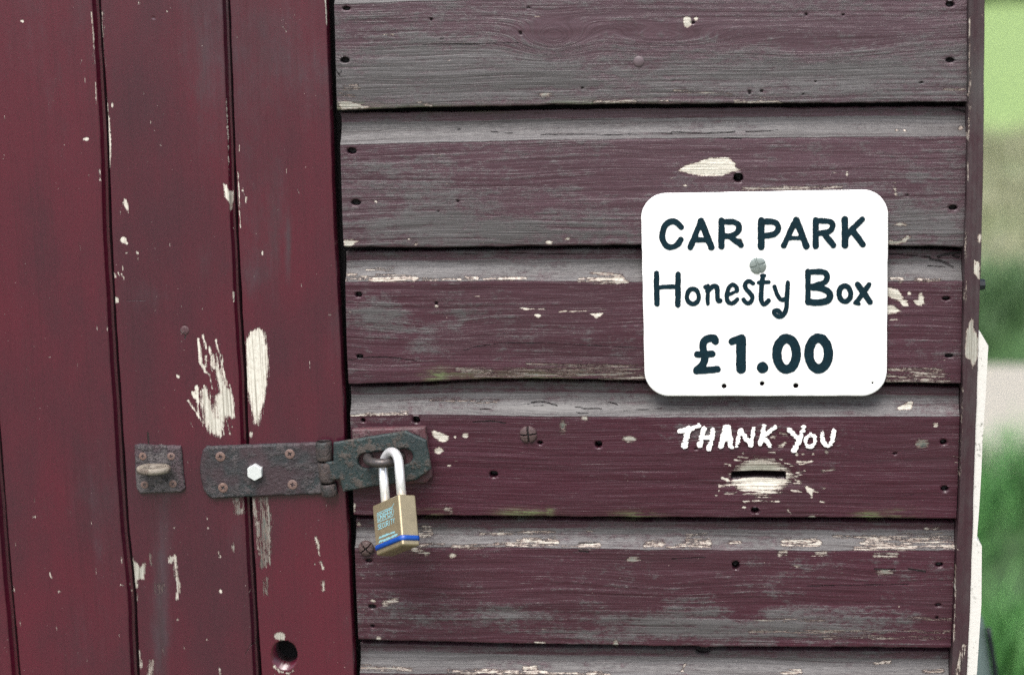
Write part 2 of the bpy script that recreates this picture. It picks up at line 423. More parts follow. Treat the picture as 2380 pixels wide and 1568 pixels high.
poly(c2([(766, 478), (805, 490), (808, 522), (780, 525)]), .1); ell(c2([(1772, 187)]), 8, 15); ell(c2([(1203, 1020)]), 9, 16, 0, -.5); line(c2([(1575, 450), (1578, 515)]), 9)
ell(c2([(1366, 563)]), 5, 5); ell(c2([(725, 690)]), 4, 18); ell(c2([(1695, 1410)]), 14, 18, .3); ell(c2([(2230, 605)]), 8, 6); ell(c2([(338, 890)]), 4, 4)
poly(c3([(888, 735), (905, 770), (930, 800), (945, 825), (958, 800), (985, 785), (975, 905), (930, 905), (935, 965), (905, 965), (890, 850)]), .45)
line(c3([(910, 1000), (920, 1040)]), 14, .4); ell(c3([(1155, 770)]), 18, 28, .4); line(c3([(1183, 745), (1192, 880), (1210, 950), (1195, 1035)]), 20, .25)
line(c3([(932, 1390), (950, 1490)]), 20, .4); line(c3([(1027, 1460), (1015, 1550)]), 26, .5); ell(c3([(1407, 555)]), 9, 8); ell(c3([(1400, 490)]), 5, 10); ell(c3([(1490, 985)]), 9, 15)
ell(c3([(1488, 750)]), 9, 9); line(c3([(1478, 715), (1490, 755)]), 5); ell(c3([(1577, 690)]), 11, 26, .8); ell(c3([(1202, 1175)]), 7, 11); line(c3([(2135, 618), (2150, 690)]), 18, .15); line(c3([(2150, 700), (2160, 740)]), 8)
line(c3([(2163, 785), (2185, 830)]), 13, .1); line(c3([(2180, 915), (2186, 985)]), 16, .15); ell(c3([(2130, 800)]), 6, 9); line(c3([(1487, 1510), (1490, 1550)]), 8, .2)
line(c3([(1710, 370), (1740, 560), (1755, 740)]), 22, .75); line(c3([(1780, 370), (1785, 500), (1790, 700), (1780, 800)]), 52, .95); line(c3([(1815, 420), (1812, 600), (1815, 790)]), 26, .8); line(c3([(1600, 370), (1610, 440)]), 46, .9); line(c3([(1640, 370), (1642, 450)]), 14, .7)
line(c3([(1795, 900), (1798, 1000)]), 18, .95); ell(c3([(1892, 1285)]), 36, 26, .45); line(c3([(1018, 740), (1022, 800)]), 14, 1.0); line(c3([(1065, 940), (1070, 990)]), 12, 1.0); line(c3([(1100, 940), (1102, 975)]), 8, 1.0)
line(c3([(820, 750), (825, 790)]), 8); line(c3([(815, 940), (840, 945)]), 8); line(c3([(90, 950), (95, 980)]), 8); ell(c3([(235, 480)]), 12, 7); ell(c3([(400, 985)]), 8, 9); line(c3([(335, 860), (350, 895)]), 6); ell(c3([(1178, 555)]), 8, 4)
ell(c3([(1398, 1308)]), 5, 6); line(c3([(1850, 1490), (1890, 1525), (1950, 1540), (1990, 1515)]), 9, .2)
# boards
ell(c7([(105, 150)]), 30, 42, .15); ell(c7([(165, 130)]), 15, 14, .1); poly(c7([(40, 1155), (90, 1120), (200, 1085), (260, 1065), (380, 1062), (430, 1100), (435, 1135), (465, 1145), (380, 1170), (340, 1190), (170, 1185)]))
ell(c7([(90, 1252)]), 14, 8); line(c7([(1505, 1245), (1515, 1320)]), 10, .3); ell(c7([(1550, 1515)]), 40, 14, .5); line(c7([(20, 610), (400, 640)]), 5, .7); line(c7([(430, 690), (740, 688)]), 12, .35); line(c7([(580, 660), (640, 658)]), 6)
line(c7([(1840, 600), (1975, 610)]), 8, .6); ell(c7([(1950, 868)]), 15, 10, .3); ell(c7([(1520, 883)]), 12, 5); ell(c7([(1575, 883)]), 8, 6); ell(c7([(1185, 1180)]), 10, 14, .2)
line(c7([(480, 1275), (1150, 1272)]), 12, .5)
poly(c4([(70, 690), (130, 680), (240, 712), (300, 725), (90, 742)]), .5); line(c4([(110, 600), (200, 590)]), 16, .6); line(c4([(80, 630), (180, 650)]), 14, .6); line(c4([(620, 690), (700, 720)]), 10, .6)
line(c4([(1800, 690), (2080, 685)]), 14, .5); line(c4([(2200, 690), (2300, 688)]), 14, .3); ell(c4([(1465, 642)]), 42, 14, .7); line(c4([(370, 235), (440, 232)]), 5, .3); ell(c4([(325, 1360)]), 12, 8)
poly(c5([(108, 95), (215, 105), (150, 148), (110, 155)]), .25); ell(c5([(545, 92)]), 10, 5); ell(c5([(1495, 118)]), 20, 18, .25); ell(c5([(1620, 90)]), 18, 14, .5); ell(c5([(595, 125)]), 12, 8, .4)
for a, b, w in ((115, 250, 18), (290, 600, 30), (640, 900, 10), (880, 1010, 22), (1060, 1340, 13), (1700, 1990, 24)):
    line(c5([(a, 362 + (a % 7)), (b, 360)]), w, .22)
line(c5([(1760, 380), (2020, 382)]), 14, .4); line(c5([(270, 300), (440, 295)]), 9, .3); line(c5([(330, 330), (560, 345)]), 9, .3); line(c5([(120, 330), (260, 345)]), 10, .3); line(c5([(1780, 315), (1990, 345)]), 12, .5)
line(c5([(1290, 558), (1470, 566)]), 5); ell(c5([(1345, 567)]), 26, 9); ell(c5([(1420, 612)]), 22, 14); poly(c5([(1770, 598), (1860, 588), (1850, 612), (1815, 628)])); line(c5([(1560, 585), (1880, 568)]), 4); line(c5([(1590, 575), (1690, 592)]), 4)
ell(c5([(735, 548)]), 10, 9, .3); line(c5([(880, 975), (1110, 990)]), 24, .75); line(c5([(1000, 1010), (2140, 1005)]), 18, .85); line(c5([(1200, 975), (2100, 970)]), 12, .9); line(c5([(1350, 940), (2140, 950)]), 6, .8); line(c5([(1840, 1030), (2140, 1030)]), 14, .7)
line(c5([(160, 1285), (330, 1275), (540, 1270)]), 14, .25); line(c5([(700, 1180), (1150, 1190)]), 4, .5)
poly(c5([(700, 1395), (720, 1380), (760, 1400), (820, 1425), (810, 1455), (770, 1465), (715, 1430)])); ell(c5([(930, 1420)]), 26, 17, .1); ell(c5([(2035, 1440)]), 46, 24, .6); ell(c5([(1590, 1350)]), 18, 42, 1.0); ell(c5([(750, 1520)]), 36, 22, .2)
ell(c5([(1735, 1300)]), 24, 14, .5); ell(c5([(860, 1430)]), 10, 8)
poly(cR([(215, 590), (300, 600), (330, 650), (345, 680), (375, 690), (385, 740), (350, 750), (320, 710), (270, 690), (215, 660)])); poly(cR([(215, 735), (270, 735), (325, 780), (290, 800), (215, 805)])); ell(cR([(392, 642)]), 16, 17, 0, k=.29)
poly(cR([(465, 640), (490, 635), (510, 670), (515, 720), (490, 742), (440, 735), (425, 700), (460, 690)])); line(cR([(245, 852), (290, 852)]), 8, .1, k=.29); line(cR([(240, 522), (340, 522)]), 12, .2, k=.29); line(cR([(440, 530), (630, 530)]), 24, .3, k=.29); line(cR([(310, 560), (330, 560)]), 12, .3, k=.29)
for yy, w, a, b in ((1250, 9, 230, 640), (1272, 10, 240, 660), (1300, 9, 215, 700), (1325, 10, 210, 740), (1340, 10, 210, 720)): line(cR([(a, yy), (b, yy)]), w, .55, k=.29)
poly(cR([(225, 215), (300, 225), (380, 180), (410, 190), (360, 235), (300, 250), (225, 248)]), .5); ell(cR([(315, 90)]), 22, 18, .4, k=.29); ell(cR([(360, 98)]), 10, 14, .4, k=.29); poly(cR([(390, 1500), (425, 1510), (410, 1568), (280, 1568), (300, 1545)]), .25)
# pale wood round the coin slot
poly(cT([(826, 804), (912, 718), (946, 649), (1032, 606), (1187, 555), (1316, 581), (1462, 624), (1514, 675), (1626, 735), (1660, 804), (1634, 890), (1583, 942), (1514, 993), (1419, 1045), (1316, 1079), (1204, 1079), (1101, 1028), (1015, 1002), (912, 959), (843, 907)]), .12, 4.5)
for a, b, c, d, w in ((730, 640, 820, 650, 20), (870, 580, 960, 590, 26), (920, 540, 1050, 550, 26), (650, 940, 860, 930, 22), (740, 1050, 900, 1030, 24), (700, 830, 790, 870, 40), (1640, 660, 1700, 665, 14), (1560, 620, 1640, 640, 14), (1640, 830, 1780, 790, 18), (1700, 850, 1780, 880, 16), (1690, 910, 1800, 905, 18), (1720, 760, 1840, 730, 14), (1660, 1000, 1800, 1020, 20), (1000, 1160, 1070, 1150, 20), (1120, 1140, 1480, 1150, 14), (1480, 560, 1520, 580, 14), (1740, 610, 1940, 600, 30), (1780, 640, 1860, 625, 30), (1350, 470, 1430, 480, 16)):
    line(cT([(a, b), (c, d)]), w, .1, k=.168)
poly(cT([(1840, 950), (1880, 935), (1950, 970), (1990, 1000), (2050, 1010), (2030, 1030), (1960, 1030), (1940, 1110), (1910, 1070), (1860, 1010)]), .05); ell(cT([(2085, 1160)]), 34, 18, 0, .3, k=.168); ell(cT([(2110, 972)]), 30, 14, .2, k=.168)
ell(cT([(1730, 500)]), 26, 22, .1, k=.168); ell(cT([(1955, 500)]), 22, 18, .1, k=.168); ell(cT([(1820, 495)]), 28, 16, .1, k=.168); poly(cT([(1470, 390), (1560, 330), (1590, 345), (1540, 395)]), .25); line(cT([(1490, 210), (1600, 235)]), 26, .3, k=.168); ell(cT([(1400, 262)]), 44, 18, .2, k=.168)
ell(cT([(2140, 470)]), 20, 26, .5, k=.168); ell(cT([(1000, 1235)]), 26, 18, .2, k=.168); ell(cT([(1945, 1365)]), 46, 22, .4, k=.168); line(cT([(1600, 1270), (1640, 1310)]), 18, .2, k=.168); ell(cT([(985, 480)]), 20, 12, 0, k=.168); ell(cT([(655, 1005)]), 14, 14, 0, k=.168); ell(cT([(615, 1075)]), 18, 10, .1, k=.168); line(cT([(2090, 750), (2250, 700)]), 16, .6, k=.168)
# lower coves
for a, b, yy, w in ((640, 690, 600, 50), (630, 780, 672, 14), (850, 1100, 684, 26), (1120, 1300, 672, 30), (1290, 1540, 660, 44), (1320, 1540, 632, 10), (1590, 1700, 683, 18), (1700, 1830, 676, 34), (2150, 2260, 665, 34), (2300, 2380, 690, 20), (1030, 1290, 600, 5), (1100, 1540, 590, 5), (1750, 1800, 578, 8)):
    line(c6([(a, yy), (b, yy - 6)]), w, .38)
for a, b, yy, w in ((0, 70, 815, 12), (70, 215, 790, 44), (90, 200, 745, 10), (350, 400, 785, 14), (670, 860, 790, 44), (640, 670, 850, 26), (1090, 1670, 815, 20), (1120, 1660, 790, 12), (1150, 1650, 770, 10), (960, 1660, 752, 7), (1200, 1330, 860, 18), (1500, 1580, 705, 14), (1330, 1600, 735, 6), (860, 910, 850, 16)):
    line(c8([(a, yy), (b, yy - 4)]), w, .4, k=.3929)
ell(c8([(1265, 958)]), 46, 16, .7, k=.3929); ell(c8([(1565, 90)]), 18, 12, .2, k=.3929); ell(c8([(1480, 205)]), 40, 26, .95, k=.3929); ell(c8([(740, 925)]), 16, 8, .6, k=.3929); ell(c8([(1345, 1160)]), 4, 7, 0, k=.3929)
for a, b, yy in ((460, 1640, 1310), (900, 1640, 1345), (500, 900, 1240), (1400, 1650, 1235)): line(c8([(a, yy), (b, yy + 3)]), 4, .75, k=.3929)
line(c8([(1200, 1500), (1290, 1490)]), 16, .3, k=.3929); line(c8([(660, 1560), (760, 1545)]), 26, .4, k=.3929); line(c8([(1490, 1545), (1600, 1540)]), 18, .5, k=.3929); line(c8([(60, 1540), (80, 1500)]), 8, .2, k=.3929)
line(c6([(580, 700), (670, 730)]), 26, .35); ell(c6([(845, 742)]), 26, 14, .1); line(c6([(385, 1065), (465, 1045)]), 26, .35); ell(c6([(305, 1048)]), 16, 12, .3); line(c6([(640, 545), (690, 555)]), 12, .3); ell(c6([(210, 530)]), 16, 12, .2); ell(c6([(2060, 770)]), 40, 22, .8); ell(c6([(345, 1302)]), 16, 10, .3); line(c6([(1405, 1332), (1460, 1335)]), 16, .3); ell(c6([(1945, 1330)]), 18, 24, .7)
line(c6([(230, 1500), (560, 1510)]), 22, .6); line(c6([(820, 1520), (1000, 1535)]), 24, .45); line(c6([(1000, 1525), (1480, 1535)]), 26, .35); line(c6([(1330, 1500), (1400, 1495)]), 24, .3); line(c6([(1500, 1545), (1900, 1545)]), 20, .4)
line(c6([(800, 432), (830, 440)]), 22, .5); ell(c6([(180, 420)]), 8, 30, .2); ell(c6([(820, 135)]), 12, 6, 0)
# corner trim
poly(cR([(890, 830), (905, 850), (910, 930), (945, 1000), (945, 1160), (920, 1180), (895, 1250), (880, 1170), (835, 1150), (840, 950)]), .5); poly(cR([(915, 375), (955, 390), (955, 530), (935, 520), (905, 480)]), .2); line(cR([(955, 180), (950, 225)]), 26, .2, k=.29)
line(cR([(842, 150), (836, 700)]), 5, .3, k=.29); line([(2254, 40), (2250, 420)], 1.6, .3, k=1); line([(2238, 900), (2228, 1130)], 1.8, .3, k=1); line([(2240, 1500), (2225, 1568)], 10, .25, k=1); line([(2222, 1300), (2216, 1500)], 1.5, .4, k=1)

_fr = random.Random(12)
for _ in range(70):                            # fine scratches and flecks on the door
    a, b = _fr.uniform(0, 790), _fr.uniform(0, 1568); t = _fr.gauss(0, .35); L = _fr.uniform(3, 22)
    line([(a, b), (a + math.sin(t) * L * .4, b + math.cos(t) * L)], _fr.uniform(.6, 1.7), _fr.uniform(0, .3), k=1, fray=.12)
for _ in range(70):
    a, b = _fr.uniform(800, 2240), _fr.uniform(0, 1568); L = _fr.uniform(2, 18)
    line([(a, b), (a + L, b + _fr.gauss(0, 1.5))], _fr.uniform(.6, 1.9), _fr.uniform(.1, .6), k=1, fray=.12)
CRACKS = [(c5([(1130, 800), (1200, 790), (1370, 795), (1480, 790), (1640, 800), (1860, 815), (2130, 830)]), 4), (c5([(1350, 1205), (1420, 1190), (1480, 1195), (1550, 1215)]), 8), (c5([(1670, 1225), (1740, 1235), (1850, 1240)]), 8), (c5([(1390, 1215), (1460, 1215)]), 6),
          (c5([(1030, 1240), (1140, 1235)]), 6), (c5([(980, 1330), (1100, 1320), (1200, 1335)]), 8), (c5([(1880, 1185), (1960, 1210)]), 5), (c5([(2000, 1250), (2260, 1235)]), 4), (c5([(1680, 1260), (1720, 1270), (1760, 1268)]), 6), (c4([(1440, 912), (1600, 905), (1900, 912), (2100, 905), (2380, 900)]), 6), (c7([(0, 895), (240, 900), (430, 890)]), 7), (c7([(500, 890), (720, 880)]), 7),
          (c7([(350, 935), (470, 938)]), 6), (c4([(1100, 890), (1250, 900)]), 5), (c7([(1900, 735), (1995, 760)]), 14), (c4([(640, 303), (980, 300), (1120, 292), (1290, 290)]), 5), (c5([(880, 190), (1200, 185), (1500, 195), (1810, 185)]), 5), (c5([(140, 910), (280, 890), (420, 890), (600, 915)]), 6),
          (c5([(900, 850), (1000, 820), (1130, 800)]), 4), (cR([(560, 370), (640, 380), (740, 430)]), 14), (cR([(620, 350), (720, 320), (830, 310)]), 14), (cR([(225, 325), (420, 340), (560, 350)]), 8), (cR([(540, 420), (680, 430)]), 5), (cR([(740, 340), (790, 355)]), 12), (c8([(380, 1410), (400, 1412)]), 3),
          (c6([(1700, 660), (1820, 655)]), 8), (c6([(1700, 710), (1760, 716)]), 10), (c8([(1200, 940), (1320, 943)]), 8), (c8([(0, 880), (200, 870)]), 4), (c8([(1280, 520), (1440, 500)]), 4), (c8([(1400, 940), (1500, 955)]), 10), (c8([(800, 1040), (1400, 1030)]), 4), (c4([(760, 260), (780, 265)]), 6),
          (c4([(40, 440), (80, 515), (95, 475)]), 7), (c3([(1730, 1320), (1690, 1350), (1655, 1415)]), 6), (c2([(1000, 1400), (1005, 1480)]), 12), (c2([(815, 505), (985, 508)]), 5), (c2([(1255, 740), (1250, 765)]), 10)]
ALGAE = [(c5([(740, 1010)]), 90, 50, 1.0), (c5([(1000, 1010)]), 260, 34, .6), (c5([(1600, 1015)]), 520, 34, .55), (c4([(180, 725)]), 200, 26, .8), (c4([(850, 735)]), 400, 22, .7), (c4([(1900, 700)]), 500, 25, .45), (c6([(700, 462)]), 100, 26, .9), (c6([(1330, 455)]), 150, 26, 1.0), (c6([(1500, 450)]), 30, 26, 1.2), (c6([(2080, 475)]), 150, 25, .9), (c8([(1160, 625)]), 90, 24, 1.0), (c8([(1360, 615)]), 90, 26, 1.0), (c6([(560, 660)]), 60, 60, .4), (c8([(400, 700)]), 60, 200, .0)]
# places worn to a grey film (+) or still deep maroon (-): (x, y, rx, ry, amount)
WEAR = [(1050, 170, 420, 90, .55), (1900, 180, 420, 60, .50), (1250, 90, 200, 60, -.25), (1650, 60, 500, 60, -.22), (830, 80, 40, 90, -.3), (1500, 260, 400, 16, -.5), (830, 268, 50, 14, -.6),
        (1000, 520, 260, 60, .40), (1400, 540, 260, 40, .25), (2150, 520, 90, 60, .35), (1650, 380, 260, 50, -.30), (1500, 470, 90, 90, -.25), (900, 350, 100, 18, -.1),
        (865, 740, 55, 60, .55), (925, 725, 30, 40, .4), (985, 800, 40, 50, .5), (1060, 735, 30, 50, .4), (1150, 720, 40, 30, .2), (1300, 900, 500, 14, .2), (1000, 905, 200, 12, .15), (1330, 850, 300, 20, -.2),
        (1660, 1005, 140, 26, .55), (1300, 1090, 400, 80, -.25), (2150, 1100, 80, 80, -.2), (900, 1100, 100, 60, -.2), (2110, 1030, 60, 20, .5), (900, 975, 100, 10, .35),
        (1000, 1320, 200, 40, -.2), (960, 1440, 140, 40, .35), (1170, 1420, 80, 30, .45), (1500, 1450, 220, 50, .65), (1850, 1450, 260, 45, .75), (1730, 1420, 60, 35, -.5), (1480, 1400, 60, 25, -.5), (2190, 1440, 40, 50, -.6), (2090, 1480, 30, 10, -.6),
        (1000, 1530, 200, 25, .3), (1200, 1545, 140, 14, -.4), (2000, 1540, 300, 25, .2),
        (500, 100, 90, 300, .5), (100, 60, 160, 200, .35), (470, 300, 20, 500, .2), (600, 250, 60, 400, .35), (690, 120, 60, 260, .2), (480, 620, 50, 60, .3), (330, 690, 60, 40, .45), (590, 640, 40, 60, .45), (210, 1150, 90, 160, .5), (240, 1500, 90, 120, .3),
        (378, 1350, 25, 240, .8), (370, 1500, 25, 120, .5), (560, 1230, 60, 90, .4), (640, 560, 18, 160, .5), (671, 580, 8, 90, .9), (780, 780, 20, 60, .5), (497, 1040, 40, 30, .3), (410, 1100, 60, 60, .2)]
# nail holes: x, y, rx, ry, depth in mm
HOLES = [(805, 20, 9, 5, 5), (801, 140, 11, 7, 8), (2208, 10, 10, 7, 7), (2208, 140, 10, 6, 7), (1874, 34, 4, 3, 3), (1960, 34, 4, 2.5, 3), (1742, 215, 4, 5, 3), (1771, 212, 3.5, 4, 3), (1867, 220, 3, 2.5, 3), (1895, 190, 2.5, 2.5, 3), (2142, 193, 5, 2.5, 3), (1002, 45, 4, 3.5, 3), (1209, 77, 4, 4, 3), (1353, 205, 3, 2, 3), (1610, 53, 4, 4, 4), (1229, 19, 4, 2, 2),
         (817, 351, 11, 7.5, 9), (827, 471, 11, 7, 7), (1064, 468, 3, 2.5, 3), (1018, 491, 2.5, 2.5, 2), (1716, 413, 11, 11, 16), (2215, 483, 10, 6, 8), (2109, 455, 3, 3, 2), (1068, 301, 3, 2, 2),
         (833, 685, 8, 6, 9), (836, 828, 8, 5, 6), (1014, 705, 4, 4, 4), (2199, 694, 9, 5, 7), (2206, 827, 10, 5, 7), (2193, 1027.5, 8, 7, 9), (2196, 1135.5, 9, 7, 9), (2183, 1312, 9, 6, 7), (2181, 1405.5, 7, 4, 4), (2178, 1435, 4, 4, 4),
         (844, 976.6, 5, 5, 8), (967, 976, 9, 9, 14), (1255, 1028.6, 5, 5, 8), (1391, 1032.7, 8.5, 8.5, 14), (1147, 1102, 10, 8, 12), (1745.5, 1015.5, 4, 4, 5), (1755, 1186, 9.5, 7.5, 14), (2080, 1054, 4, 3, 3), (1618, 1044, 3, 2, 3),
         (1710, 1313.5, 9, 11, 14), (865, 1410, 9, 6, 5), (867, 1454.5, 4.5, 4, 4), (1634, 1513, 17, 9, 9), (857, 1303, 8, 5, 6), (358, 42, 2.5, 2.5, 1), (430, 764, 5, 5, 3)]

def mark_attributes(u, v, wear0):
    """u, v: drawing coordinates of every vertex"""
    n = u.shape[0]
    chip = np.full(n, -30.0); tone = np.zeros(n); fray = np.full(n, .5)
    x0, x1, y0, y1 = u.min(), u.max(), v.min(), v.max()
    for k, pts, w, t, fy in CHIPS:
        P = np.array(pts if k != 'e' else [pts], float)
        pad = 30 + (max(w[0], w[1]) if k == 'e' else (w or 0))
        a0, b0 = P.min(0) - pad; a1, b1 = P.max(0) + pad
        if a1 < x0 or a0 > x1 or b1 < y0 or b0 > y1: continue
        s = np.nonzero((u > a0) & (u < a1) & (v > b0) & (v < b1))[0]
        if not len(s): continue
        U, V = u[s], v[s]
        d = sd_poly(U, V, P) if k == 'p' else sd_line(U, V, P, w) if k == 'l' else sd_ell(U, V, pts[0], pts[1], *w)
        if k == 'l' and t > .15: d = np.minimum(d, 1.6 if u.min() > 700 else 2.6)
        up = d > chip[s]
        chip[s] = np.where(up, d, chip[s]); tone[s] = np.where(up, t, tone[s]); fray[s] = np.where(up, fy, fray[s])
    crack_shade = np.full(n, -20.0)
    for pts, w in CRACKS:
        P = np.array(pts); a0, b0 = P.min(0) - 20; a1, b1 = P.max(0) + 20
        s = np.nonzero((u > a0) & (u < a1) & (v > b0) & (v < b1))[0]
        if len(s): crack_shade[s] = np.maximum(crack_shade[s], sd_line(u[s], v[s], P, w * .344))
    alg = np.zeros(n)
    for p, rx, ry, a in ALGAE:
        a *= .95
        alg = np.maximum(alg, a * np.exp(-((u - p[0][0]) / (rx * .344)) ** 2 - ((v - p[0][1]) / (ry * .344)) ** 2))
    wear = np.array(wear0, float) + np.zeros(n)
    for x, y, rx, ry, a in WEAR:
        wear += a * (1.0 if x > 790 else .8) * np.exp(-(((u - x) / rx) ** 2 + ((v - y) / ry) ** 2))
    return dict(chip=chip, tone=tone, fray=fray, crack_shade=crack_shade, algae=alg, wear=wear)
def punch(u, v, du, dv, dy):
    """nail holes: returns depth; nudges vertices near a rim onto it (du, dv in drawing units)"""
    for hx, hy, rx, ry, dep in HOLES:
        s = np.nonzero((np.abs(u - hx) < rx * 2) & (np.abs(v - hy) < ry * 2))[0]
        if not len(s): continue
        a = (u[s] - hx) / rx; b = (v[s] - hy) / ry
        q = np.hypot(a, b) + 1e-6
        q2 = np.where(q < .55, q, np.where(q < 1.0, .92, np.where(q < 1.45, 1.08, q)))
        du[s] += a * (q2 / q - 1) * rx; dv[s] += b * (q2 / q - 1) * ry
        dy[s] = np.maximum(dy[s], np.where(q < 1.0, dep * .001, 0))

# ------------------------------------------------------------------ SETTING: ground, path
def ground_mat():
    m = NT('meadow_ground'); c = m.coord()
    a = m.noise(c, .9, 5, .6); b = m.noise(c, 7, 4, .6); d = m.noise(c, 40, 3, .6)
    sep = m.n('ShaderNodeSeparateXYZ'); m.l(c, sep.inputs[0]); y = sep.outputs[1]
    k = m.math('ADD', m.math('MULTIPLY', a, .6), m.math('MULTIPLY', b, .4))
    lush = m.mix(m.ramp(k, .35, .65), (.020, .055, .012), (.045, .12, .025))
    dry = m.mix(m.ramp(k, .38, .62), (.26, .25, .165), (.15, .21, .085))
    lawn = m.mix(m.ramp(k, .3, .7), (.20, .30, .095), (.255, .365, .12))
    yy = m.math('ADD', y, m.math('MULTIPLY', m.math('SUBTRACT', a, .5), 2.0))
    f1 = m.ramp(yy, 7.2, 8.2); f2 = m.ramp(yy, 13.6, 16.5)
    col = m.mix(f2, m.mix(f1, lush, dry), lawn)
    back = m.ramp(y, -1.0, 0.2, 1.0, 0.0)
    col = m.mix(back, col, m.mix(k, (.13, .14, .09), (.17, .165, .12)))
    col = m.mix(m.ramp(d, .3, .7, 0, .3), col, (.03, .045, .015))
    return m.set(Base_Color=col, Roughness=.9, Normal=m.bump(d, .02))
M_GROUND = ground_mat()
gx = np.concatenate([np.linspace(-150, -6, 20), np.linspace(-5, 8, 40), np.linspace(10, 150, 20)])
gy = np.concatenate([np.linspace(-150, -5, 18), np.linspace(-4, 20, 60), np.linspace(22, 150, 20)])
GX, GY = np.meshgrid(gx, gy)
GZ = (fbm(GX * .7, GY * .7, 5) - .5) * .05 * np.clip((GY - 1.2) / 1.5, 0, 1)
gf = grid_faces(len(gy), len(gx))[:, ::-1].copy()
ground = mesh_obj('ground', np.stack([GX, GY, GZ], -1).reshape(-1, 3), gf, M_GROUND)
tag(ground, 'rough green meadow ground stretching out behind the shed', 'ground', kind='structure')
def path_mat():
    m = NT('pale_gravel'); c = m.coord(); a = m.noise(c, 60, 5, .7); b = m.noise(c, 3, 3, .5)
    v = m.n('ShaderNodeTexVoronoi'); v.inputs['Scale'].default_value = 90; m.l(c, v.inputs['Vector'])
    col = m.mix(a, (.25, .235, .195), (.39, .36, .305)); col = m.mix(m.ramp(b, .4, .7, 0, .5), col, (.35, .325, .28))
    return m.set(Base_Color=col, Roughness=.9, Normal=m.bump(v.outputs[0], .004))
PY0, PY1 = ground_hit(2335, 1110)[1], ground_hit(2335, 850)[1]
pxs = np.linspace(-9, 12, 90); rows = 9
PXg, PT = np.meshgrid(pxs, np.linspace(0, 1, rows))
e0 = PY0 + (fbm(pxs * 1.3, pxs * 0, 21) - .5) * .3 + .012 * (pxs - 1) ** 2 * .3; e1 = PY1 + (fbm(pxs * 1.1, pxs * 0 + 3, 22) - .5) * .35 + .012 * (pxs - 1) ** 2 * .3
PYg = e0[None] * (1 - PT) + e1[None] * PT
PZg = (fbm(PXg * .7, PYg * .7, 5) - .5) * .05 * np.clip((PYg - 1.2) / 1.5, 0, 1) + .012 + .01 * np.sin(PT * math.pi)
path = mesh_obj('path', np.stack([PXg, PYg, PZg], -1).reshape(-1, 3), grid_faces(rows, 90)[:, ::-1].copy(), path_mat())
tag(path, 'pale gravel path crossing the grass behind the shed', 'path', kind='structure')

# ------------------------------------------------------------------ SHED WALL
SEAM = [  # lower lip of each board, lower edge of the dark gap under it, top edge of the face below
    dict(lip=[(780, -66), (1400, -82), (2250, -90)], gap=[(780, -57), (1400, -72), (2250, -80)], face=[(779, 9), (934, 3), (1300, -4), (2250, -12)]),
    dict(lip=[(789, 257), (1002, 249), (1209, 246), (1450, 241), (1561, 242), (1900, 240), (2242, 237)], gap=[(789, 263), (1071, 261), (1209, 257), (1450, 253), (1561, 252), (1900, 250), (2242, 248)], face=[(790, 335), (1100, 328), (1346, 323), (1561, 321), (1940, 318), (2245, 316)]),
    dict(lip=[(799, 575), (1002, 576), (1209, 572), (1484, 570), (2142, 571), (2240, 575)], gap=[(799, 585), (1002, 585), (1209, 581), (1484, 579), (2142, 580), (2240, 583)], face=[(799, 654), (1002, 652), (1209, 651), (1450, 654), (2065, 655), (2235, 650)]),
    dict(lip=[(810, 892), (933, 890), (1020, 886), (1105, 881), (1209, 880), (1346, 881), (1501, 885), (2065, 888), (2235, 893)], gap=[(810, 899), (933, 897), (1105, 887), (1346, 887), (1501, 892), (2065, 897), (2235, 902)], face=[(813, 961), (1000, 962), (1209, 966), (1561, 968), (1954, 968), (2229, 966)]),
    dict(lip=[(823, 1198), (985, 1198), (1174, 1199), (1580, 1203), (1954, 1203), (2221, 1206)], gap=[(823, 1206), (985, 1206), (1174, 1207), (1580, 1212), (1954, 1212), (2221, 1214)], face=[(825, 1272), (1054, 1270), (1277, 1272), (1580, 1277), (1954, 1278), (2221, 1276)]),
    dict(lip=[(834, 1487), (1002, 1490), (1174, 1496), (1450, 1499), (1561, 1503), (1954, 1504), (2209, 1506)], gap=[(834, 1494), (1002, 1497), (1174, 1503), (1450, 1506), (1561, 1510), (1954, 1511), (2209, 1513)], face=[(837, 1562), (1200, 1565), (1560, 1570), (2209, 1580)]),
    dict(lip=[(845, 1768), (1500, 1780), (2200, 1790)], gap=[(845, 1775), (1500, 1788), (2200, 1797)], face=[(845, 1840), (1500, 1850), (2200, 1860)]),
]
LEFT = [(776, -90), (777, 10), (783, 250), (789, 275), (797, 530), (803, 660), (806, 800), (814, 960), (821, 1148), (827, 1344), (836, 1551), (846, 1790)]
RIGHT = [(2248, -90), (2247, 0), (2247, 243), (2242, 486), (2238, 583), (2235, 761), (2232, 916), (2225, 1147), (2219, 1276), (2214, 1404), (2208, 1533), (2198, 1790)]
TONGUE = .0105
def zline(pts, Y):
    p = chaikin(pts, 1); x, z = unproj(p[:, 0], p[:, 1], Y); o = np.argsort(x); return x[o], z[o]
def xline(pts, Y):
    p = np.array(pts); x, z = unproj(p[:, 0], p[:, 1], Y); o = np.argsort(z); return x[o], z[o]
LX, LZ = xline(LEFT, 0.0); RX, RZ = xline(RIGHT, 0.0)
